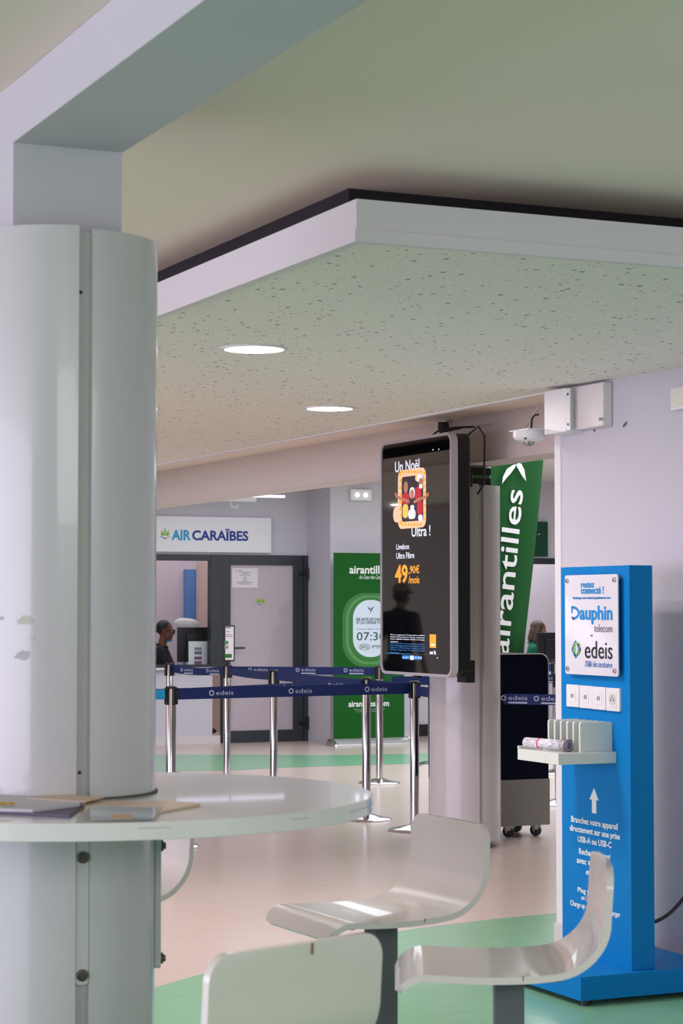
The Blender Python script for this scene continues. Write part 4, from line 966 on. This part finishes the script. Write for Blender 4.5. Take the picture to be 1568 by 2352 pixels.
def monitor(label, plane_y, px0, py0, px1, py1, zdesk):
    a = PY(px0, py0, plane_y); b = PY(px1, py1, plane_y)
    t = thing('computer_monitor', label, 'monitor', ((a.x + b.x) / 2, plane_y + .1, zdesk))
    part('screen_back', box(NB(), (a.x, plane_y, b.z), (b.x, plane_y + .03, a.z)), MONIT, t, bevel=.008)
    part('screen_bulge', box(NB(), (a.x + .1, plane_y - .03, b.z + .05), (b.x - .1, plane_y, a.z - .08)), MONIT, t, bevel=.01)
    part('stand', box(NB(), ((a.x + b.x) / 2 - .03, plane_y + .03, zdesk + .01), ((a.x + b.x) / 2 + .03, plane_y + .05, a.z - .15)), MONIT, t)
    part('stand_base', box(NB(), ((a.x + b.x) / 2 - .12, plane_y - .05, zdesk), ((a.x + b.x) / 2 + .12, plane_y + .14, zdesk + .012)), MONIT, t, bevel=.004)
monitor('dark monitor back behind the airline counter window', FY + .35, 408, 1441, 481, 1520, .77)
monitor('dark monitor back in front of the woman at the right-hand counter', FY + .6, 1234, 1453, 1300, 1530, .77)
def desk(label, x0, x1):
    t = thing('desk', label, 'desk', ((x0 + x1) / 2, FY + .55, 0))
    part('desktop', box(NB(), (x0, FY + .125, .74), (x1, FY + 1.0, .77)), PLASTIC, t, bevel=.003)
    for xx in (x0 + .03, x1 - .03): part('side_panel', box(NB(), (xx - .02, FY + .16, 0), (xx + .02, FY + .95, .74)), PLASTIC, t)
desk('white desk behind the airline counter window', 6.5, 8.3)
desk('white desk behind the right-hand counter window', 11.2, 14.5)
_, w_, h_, c = rect_px('Y', 24.1, 427, 1287, 458, 1560); part_ = tag(part('backdrop_panel', box(NB(), (c.x - w_ / 2, 24.05, 0), (c.x + w_ / 2, 24.19, PY(440, 1308, 24.1).z)), BLUEWALL, None), 'blue gradient panel on the back wall inside the airline office', 'panel')
_, w_, h_, c = rect_px('Y', 23.9, 459, 1287, 482, 1560); c.y = 23.9; tag(part('cupboard', box(NB(), (c.x - w_ / 2, 23.8, 0), (c.x + w_ * 1.5, 24.04, 2.05)), WOODP, None, bevel=.004), 'pale pinkish cupboard inside the airline office next to the blue panel', 'cupboard')
# model aircraft nose
c = PY(440, 1432, FY + .9); t = thing('model_aircraft', 'white model aircraft whose nose shows above the monitor', 'model aircraft', (c.x, c.y, 1.0))
ax_ = V((.75, -.65, -.05)).normalized()
part('fuselage', lathe(NB(), [(.0, .16), (.018, .15), (.038, .12), (.052, .07), (.058, 0), (.058, -.05), (.05, -.10), (.02, -.15), (0, -.16)], c - ax_ * .06, axis=ax_, seg=24), PLASTIC, t, smooth=True)
part('cockpit_window', box(NB(), (c.x + .02, c.y - .055, c.z + .02), (c.x + .06, c.y - .04, c.z + .03)), BLACK, t)
part('stand', tube(NB(), [(c.x - .05, c.y, .77), (c.x - .05, c.y, c.z - .03)], .012), PLASTIC, t)
part('wing', prism(NB(), [c - ax_ * .08, c - ax_ * .15, c - ax_ * .2 + V((.1, .2, .0)), c - ax_ * .17 + V((.1, .2, 0))], (0, 0, .006)), PLASTIC, t)
# right counter sign and strip
_, w_, h_, c = rect_px('Y', FY - .05, 1196, 1198, 1258, 1278)
t = thing('counter_sign', 'dark green sign panel above the right-hand counter, half behind the flag', 'sign', (c.x, FY, c.z - h_ / 2))
part('board', box(NB(), (c.x - w_ / 2, FY - .05, c.z - h_ / 2), (c.x + w_ / 2, FY - .002, c.z + h_ / 2)), SIGNG, t, bevel=.004)
p = PY(1233, 1228, FY - .051); part('swoosh_mark', prism(NB(), [p, p + V((.04, 0, .012)), p + V((.05, 0, .016)), p + V((.03, 0, .0))], (0, -.001, 0)), WHITEP, t)
_, w_, h_, c = rect_px('Y', FY - .05, 1261, 1056, 1275, 1082)
tag(part('wall_speaker', box(NB(), (c.x - w_ / 2, FY - .07, c.z - h_ / 2), (c.x + w_ / 2, FY - .001, c.z + h_ / 2)), PLASTIC, None, bevel=.006), 'small white box high on the far wall right of the flag', 'box')

# ------------------------------------------------------------------ feather flag
GYF = 14.0
t = thing('feather_flag', 'tall green and white feather flag standing between the far column and the wall', 'flag', (PY(1180, 1600, GYF).x, GYF, 0))
def fpt(px, py): return PY(px, py, GYF)
right_edge = [(1203, 1505), (1208, 1450), (1216, 1380), (1226, 1290), (1235, 1200), (1242, 1120), (1247, 1060), (1248, 1000)]
bm = NB(); rows = []
for i in range(len(right_edge)):
    px, py = right_edge[i]; xl = 1092 + (py - 1505) / (1000 - 1505) * 38; row = []
    for j in range(13):
        s = j / 12; q = fpt(xl + (px - xl) * s, py); q.y += .022 * math.sin(s * 15 + py * .004) * (1 - s * .6)
        row.append(bm.verts.new(q))
    rows.append(row)
for a, b in zip(rows, rows[1:]):
    for j in range(12): bm.faces.new((a[j], a[j + 1], b[j + 1], b[j]))
fo = part('flag_cloth', bm, FLAGG, t, smooth=True); so = fo.modifiers.new('s', 'SOLIDIFY'); so.thickness = .002
pb = fpt(1094, 1505); part('pole', tube(NB(), [(pb.x - .02, GYF + .02, .03), (pb.x - .02, GYF + .02, 1.2), (fpt(1128, 1000).x, GYF + .02, 2.85)], .012), STEEL, t, smooth=True)
part('base', lathe(NB(), [(.20, 0), (.20, .02), (.03, .035), (.02, .09), (0, .09)], (pb.x - .02, GYF + .02, 0)), BLACK, t, smooth=True)
# lettering reading upwards
a = fpt(1142, 1500); b = fpt(1176, 1130); up = (b - a).normalized(); side = V((0, -1, 0)).cross(up); side = -side if side.x > 0 else side   # letter tops to the left
text_at('flag_text', 'airantilles', WHITEP, t, (a + b) / 2 + V((.0, -.032, 0)) , up, side, (b - a).length * 1.03, .155, depth=.002, bold=.008)
bm = NB(); q = [(1146, 1112), (1148, 1096), (1157, 1078), (1172, 1068), (1178, 1067), (1176, 1074), (1166, 1088), (1155, 1100)]
prism(bm, [fpt(*x) + V((0, -.045, 0)) for x in q], (0, -.002, 0)); q = [(1178, 1069), (1183, 1064), (1190, 1066), (1197, 1080), (1201, 1106), (1192, 1094), (1184, 1080)]
prism(bm, [fpt(*x) + V((0, -.045, 0)) for x in q], (0, -.002, 0)); part('bird_mark', bm, WHITEP, t)

# ------------------------------------------------------------------ people
def skin_mesh(verts, edges, radii, extra=None, voxel=.012):
    """one continuous surface grown round the joints: overlapping ellipsoids merged by a voxel remesh"""
    bm = NB()
    def rr(r): return r if isinstance(r, tuple) else (r, r)
    for a, b in edges:
        pa, pb = V(verts[a]), V(verts[b]); ra, rb = rr(radii[a]), rr(radii[b]); L = (pb - pa).length
        k = max(2, int(L / (.35 * min(ra[1], rb[1]))) + 1)
        for i in range(k + 1):
            t = i / k; w_, d_ = ra[0] + (rb[0] - ra[0]) * t, ra[1] + (rb[1] - ra[1]) * t
            ball(bm, pa.lerp(pb, t), (d_, w_, (w_ + d_) / 2 if abs(w_ - d_) < .001 else d_ * .9), None, 14)
    return remesh(bm, extra, voxel)
def remesh(bm, extra, voxel, smooth_it=3):
    if extra: extra(bm)
    me = bpy.data.meshes.new('r'); bm.to_mesh(me); bm.free(); o = bpy.data.objects.new('r', me); COL.objects.link(o)
    r = o.modifiers.new('r', 'REMESH'); r.mode = 'VOXEL'; r.voxel_size = voxel
    s = o.modifiers.new('sm', 'SMOOTH'); s.iterations = smooth_it; s.factor = .5
    dg = bpy.context.evaluated_depsgraph_get(); m2 = bpy.data.meshes.new_from_object(o.evaluated_get(dg)); bpy.data.objects.remove(o)
    b2 = NB(); b2.from_mesh(m2); bpy.data.meshes.remove(m2)
    for f in b2.faces: f.smooth = True
    return b2
def limbs(J, chains, R_):
    """J: joints, chains: lists of names; one vertex per joint"""
    names = []; edges = []
    for ch in chains:
        for n_ in ch:
            if n_ not in names: names.append(n_)
        for a, b in zip(ch, ch[1:]): edges.append((a, b))
    return [tuple(J[n_]) for n_ in names], [(names.index(a), names.index(b)) for a, b in edges], [R_[n_] for n_ in names]
def human(label, loc, rotz, sitting, skin, top_m, leg_m, hair, extras, head_tilt=0.0, female=False):
    t = thing('person', label, 'person', loc, rotz)
    H0 = .50 if sitting else .93
    J = {'pel': (0, 0, H0), 'sp': (.01, 0, H0 + .16), 'ch': (.0, 0, H0 + .34), 'nb': (-.01, 0, H0 + .50), 'nk': (.01, 0, H0 + .575)}
    Rr = {'pel': (.15, .11), 'sp': (.13, .095), 'ch': (.15, .10), 'nb': (.065, .06), 'nk': (.05, .05)}
    sw = .165 if female else .19
    for s, n_ in ((1, 'l'), (-1, 'r')):
        J['sh' + n_] = (-.01, s * sw, H0 + .46); Rr['sh' + n_] = .052
        if sitting:
            J['el' + n_] = (.10, s * (sw + .05), H0 + .20); J['wr' + n_] = (.34, s * (sw - .02), H0 + .27)
            hd = V((1, 0, -.08)).normalized()
        else:
            J['el' + n_] = (-.02, s * (sw + .07), H0 + .18); J['wr' + n_] = (.06, s * (sw + .08), H0 - .07)
            hd = V((.25, 0, -1)).normalized()
        Rr['el' + n_] = .037; Rr['wr' + n_] = .025
        J['hip' + n_] = (0, s * .09, H0 - .03); Rr['hip' + n_] = .085
        if sitting: J['kn' + n_] = (.42, s * .10, H0 - .02); J['an' + n_] = (.40, s * .10, .09); J['to' + n_] = (.55, s * .11, .035)
        else: J['kn' + n_] = (.02, s * .10, .49); J['an' + n_] = (-.02, s * .11, .09); J['to' + n_] = (.15, s * .13, .035)
        Rr['kn' + n_] = .055; Rr['an' + n_] = .038; Rr['to' + n_] = .035
        wv_ = V(J['wr' + n_]); J['pm' + n_] = tuple(wv_ + hd * .06); Rr['pm' + n_] = (.036, .018) if False else .028
        sd = V((0, s, 0)) if not sitting else V((0, s, 0))
        spread = V((1, 0, .2)).normalized() if not sitting else V((0, 1, 0))
        for f_, (o_, L_) in enumerate(((-.028, .068), (-.010, .078), (.010, .073), (.027, .058))):
            b_ = V(J['pm' + n_]) + hd * .03 + spread * o_; curl = V((0, -s * .3, 0)) if not sitting else V((0, 0, -.4))
            J['f%da%s' % (f_, n_)] = tuple(b_); J['f%db%s' % (f_, n_)] = tuple(b_ + (hd + curl * .5).normalized() * L_ * .5); J['f%dc%s' % (f_, n_)] = tuple(b_ + (hd + curl * .5).normalized() * L_ * .5 + (hd + curl * 1.6).normalized() * L_ * .5)
            Rr['f%da%s' % (f_, n_)] = .009; Rr['f%db%s' % (f_, n_)] = .0085; Rr['f%dc%s' % (f_, n_)] = .007
        tb = V(J['wr' + n_]) + hd * .03 + (spread * .022 if not sitting else V((0, -s * .022, 0))); td = (hd + (spread if not sitting else V((0, -s, 0))) * .8).normalized()
        J['ta' + n_] = tuple(tb); J['tb' + n_] = tuple(tb + td * .035); J['tc' + n_] = tuple(tb + td * .035 + (hd + td * .3).normalized() * .03)
        Rr['ta' + n_] = .013; Rr['tb' + n_] = .011; Rr['tc' + n_] = .008
    ch = [['pel', 'sp', 'ch', 'nb', 'nk']]
    for n_ in 'lr':
        ch += [['nb', 'sh' + n_, 'el' + n_, 'wr' + n_, 'pm' + n_], ['pel', 'hip' + n_, 'kn' + n_, 'an' + n_, 'to' + n_]]
    hz = H0 + .70; HC = V((.035, 0, hz)); Rm = Matrix.Rotation(head_tilt, 4, 'Y')
    def hp(x, y, z): return V((.02, 0, hz - .08)) + Rm.to_3x3() @ V((x + .015, y, z + .08))
    rt = (0, head_tilt, 0)
    def extra(bm):
        ball(bm, hp(-.012, 0, .03), (.095, .076, .092), rt); ball(bm, hp(.022, 0, -.035), (.068, .060, .078), rt)
        ball(bm, hp(.058, 0, -.082), (.026, .030, .022), rt); ball(bm, hp(.096, 0, -.015), (.018, .0125, .019), rt); ball(bm, hp(.088, 0, .005), (.012, .009, .026), rt)
        ball(bm, hp(.082, 0, -.052), (.014, .024, .009), rt); ball(bm, hp(.068, 0, .024), (.022, .052, .014), rt)
        for s in (1, -1): ball(bm, hp(-.004, s * .078, -.008), (.017, .010, .030), rt); ball(bm, hp(.055, s * .038, -.03), (.026, .022, .026), rt)
        tube(bm, [V(J['nb']), hp(-.01, 0, -.06)], .05, 14)
        for n_ in 'lr':
            for f_ in range(4):
                tube(bm, [V(J['pm' + n_]), V(J['f%da%s' % (f_, n_)]), V(J['f%db%s' % (f_, n_)]), V(J['f%dc%s' % (f_, n_)])], [.011, .010, .009, .007], 8)
            tube(bm, [V(J['ta' + n_]), V(J['tb' + n_]), V(J['tc' + n_])], [.014, .012, .009], 8)
    vv, ee, rr = limbs(J, ch, Rr)
    bm = skin_mesh(vv, ee, rr, extra, .0065); part('body', bm, skin, t, local=True, recalc=False)
    # top with short sleeves
    J2 = dict(J); R2 = dict(Rr)
    for kk2 in R2:
        r_ = R2[kk2]; R2[kk2] = tuple(x + .014 for x in r_) if isinstance(r_, tuple) else r_ + .014
    R2['nb'] = (.075, .068)
    chs = [['pel', 'sp', 'ch', 'nb']]
    for n_ in 'lr':
        J2['sl' + n_] = tuple(V(J['sh' + n_]).lerp(V(J['el' + n_]), .72)); R2['sl' + n_] = .058; chs.append(['nb', 'sh' + n_, 'sl' + n_])
    J2['pel'] = (0, 0, H0 - .02)
    vv, ee, rr = limbs(J2, chs, R2); part('shirt', skin_mesh(vv, ee, rr, None, .011), top_m, t, local=True, recalc=False)
    if True:
        bm = NB(); tube(bm, [V((math.cos(a) * .068 - .005, math.sin(a) * .066, H0 + .535 - .018 * math.cos(a))) for a in [2 * math.pi * q / 20 for q in range(21)]], .013, 8); part('collar', bm, top_m, t, smooth=True, local=True)
    chs = []
    for n_ in 'lr': chs.append(['pel', 'hip' + n_, 'kn' + n_, 'an' + n_])
    J3 = dict(J); R3 = dict(R2); R3['pel'] = (.155, .12)
    vv, ee, rr = limbs(J3, chs, R3); part('trousers', skin_mesh(vv, ee, rr, None, .012), leg_m, t, local=True, recalc=False)
    for s, n_ in ((1, 'l'), (-1, 'r')):
        c = V(J['to' + n_]); part('shoe', remesh(ball(ball(NB(), c + V((-.02, 0, .012)), (.10, .045, .04)), c + V((-.13, 0, .03)), (.055, .042, .055)), None, .012), BLACK, t, local=True, recalc=False)
        part('eye', ball(NB(), hp(.079, s * .030, .006), (.010, .014, .009), rt, 12), PLASTIC, t, local=True, smooth=True); part('pupil', ball(NB(), hp(.0875, s * .030, .006), (.004, .006, .006), rt, 10), BLACK, t, local=True, smooth=True)
    hb = remesh(NB(), hair(hp, rt), .008); part('hair', hb, extras['hair'], t, local=True, recalc=False)
    if extras.get('fn'): extras['fn'](t, hp, rt)
    return t
def hair_bob(hp, rt):
    def f(bm):
        ball(bm, hp(-.026, 0, .042), (.098, .084, .086), rt); ball(bm, hp(-.06, 0, -.03), (.055, .086, .12), rt); ball(bm, hp(-.065, 0, -.09), (.048, .082, .075), rt)
        for s in (1, -1): ball(bm, hp(-.012, s * .074, -.05), (.052, .022, .115), rt)
    return f
def hair_short(hp, rt):
    def f(bm): ball(bm, hp(-.026, 0, .040), (.094, .082, .090), rt); ball(bm, hp(-.045, 0, -.01), (.065, .078, .07), rt)
    return f
def hair_bun(hp, rt):
    def f(bm): ball(bm, hp(-.024, 0, .042), (.094, .082, .090), rt); ball(bm, hp(-.115, 0, .02), (.04, .042, .042), rt)
    return f
def fn_glasses(t, hp, rt):
    bm = NB()
    for s in (1, -1):
        c = hp(.104, s * .033, .006); tube(bm, [c + V((0, math.cos(a) * .024, math.sin(a) * .018)) for a in [2 * math.pi * q / 16 for q in range(17)]], .0028, 6)
        tube(bm, [hp(.104, s * .055, .010), hp(.0, s * .082, .010)], .0025, 6)
    tube(bm, [hp(.104, .010, .008), hp(.104, -.010, .008)], .0025, 6); part('glasses', bm, BLACK, t, local=True)
    bm = ball(NB(), hp(.048, 0, -.105), (.042, .05, .012), rt, 16); part('face_mask', bm, CYANP, t, local=True, smooth=True)
def fn_cap(t, hp, rt):
    bm = NB(); ball(bm, hp(-.014, 0, .052), (.107, .090, .082), rt)
    dl = [v for v in bm.verts if v.co.z < hp(0, 0, .035).z]; bmesh.ops.delete(bm, geom=dl, context='VERTS')
    cp = part('cap', bm, CAP, t, local=True, smooth=True); so = cp.modifiers.new('s', 'SOLIDIFY'); so.thickness = .004
    pts = [hp(.06, -.07, .040)] + [hp(.085 + .085 * math.cos(a), .066 * math.sin(a), .040 - .012 * math.cos(a)) for a in [-math.pi / 2 + math.pi * q / 10 for q in range(11)]] + [hp(.06, .07, .040)]
    part('cap_peak', prism(NB(), pts, (0, 0, .006)), CAP, t, local=True)
def fn_polo(t, hp, rt):
    part('lanyard', tube(NB(), [hp(.0, -.07, -.17), hp(.11, -.03, -.33), hp(.125, .0, -.42)], .004, 6), PLASTIC, t, local=True)
# woman at right counter: head at px ~1228, y 1445
q = PY(1226, 1448, FY + 1.2)
human('woman with streaked bob hair in a green polo shirt, looking down at the right-hand counter', (q.x, q.y, q.z - 1.20), math.radians(-28), True, SKIN2, POLO, JEANS, hair_bob, {'hair': HAIR2, 'fn': fn_polo}, head_tilt=.30, female=True)
q = PY(372, 1450, FY + 1.25)
human('person in glasses and a dark checked shirt sitting behind the airline counter window', (q.x - .0, q.y, q.z - 1.20), math.radians(-30), True, SKIN1, PLAID, JEANS, hair_bun, {'hair': HAIR1, 'fn': fn_glasses}, head_tilt=.05, female=True)
human('person in a cap and dark T-shirt, seen only as a reflection in the portrait screen', (1.63, 19.9, 0), math.radians(150), False, SKIN3, TEE, JEANS, hair_short, {'hair': HAIR1, 'fn': fn_cap}, head_tilt=.08)
q = PY(657, 1405, 22.0)
pb_ = human('person standing behind the frosted door, only a blurred grey shape showing', (q.x, 22.0, 0), math.radians(200), False, SKIN1, TEE, JEANS, hair_short, {'hair': HAIR1})
pb_.scale = (.89, .89, .89)
for nm_, z0_, lb in (('office_chair', 0, 'dark office chair under the person behind the airline window'), ('office_chair', 1, 'dark office chair under the woman at the right-hand counter')):
    src = [o for o in bpy.data.objects if o.name.startswith('person') and o['label'].startswith('person in glasses' if z0_ == 0 else 'woman')][0]
    L_ = src.location; a = src.rotation_euler.z; fb = V((math.cos(a), math.sin(a), 0))
    t = thing(nm_, lb, 'chair', (L_.x, L_.y, 0)); zz = max(.3, L_.z + .42)
    part('seat', lathe(NB(), [(.0, zz - .06), (.2, zz - .06), (.22, zz - .03), (.2, zz), (0, zz)], (L_.x, L_.y, 0)), BLACK, t, smooth=True)
    cb_ = V((L_.x, L_.y, 0)) - fb * .24; s_ = V((-fb.y, fb.x, 0)); part('backrest', prism(NB(), [cb_ + s_ * x + ZV * z for x, z in ((-.17, zz + .1), (.17, zz + .1), (.17, zz + .38), (-.17, zz + .38))], -fb * .04), BLACK, t, bevel=.01)
    part('back_post', tube(NB(), [V((L_.x, L_.y, zz - .04)), V((L_.x, L_.y, zz - .04)) - fb * .25, cb_ - fb * .03 + ZV * (zz + .15)], .015), BLACK, t)
    part('column_post', tube(NB(), [(L_.x, L_.y, .06), (L_.x, L_.y, zz - .05)], .025), STEEL, t)
    bm = NB()
    for q_ in range(5): a_ = q_ * 2 * math.pi / 5; tube(bm, [(L_.x, L_.y, .08), (L_.x + .26 * math.cos(a_), L_.y + .26 * math.sin(a_), .03)], .02)
    part('star_base', bm, BLACK, t)
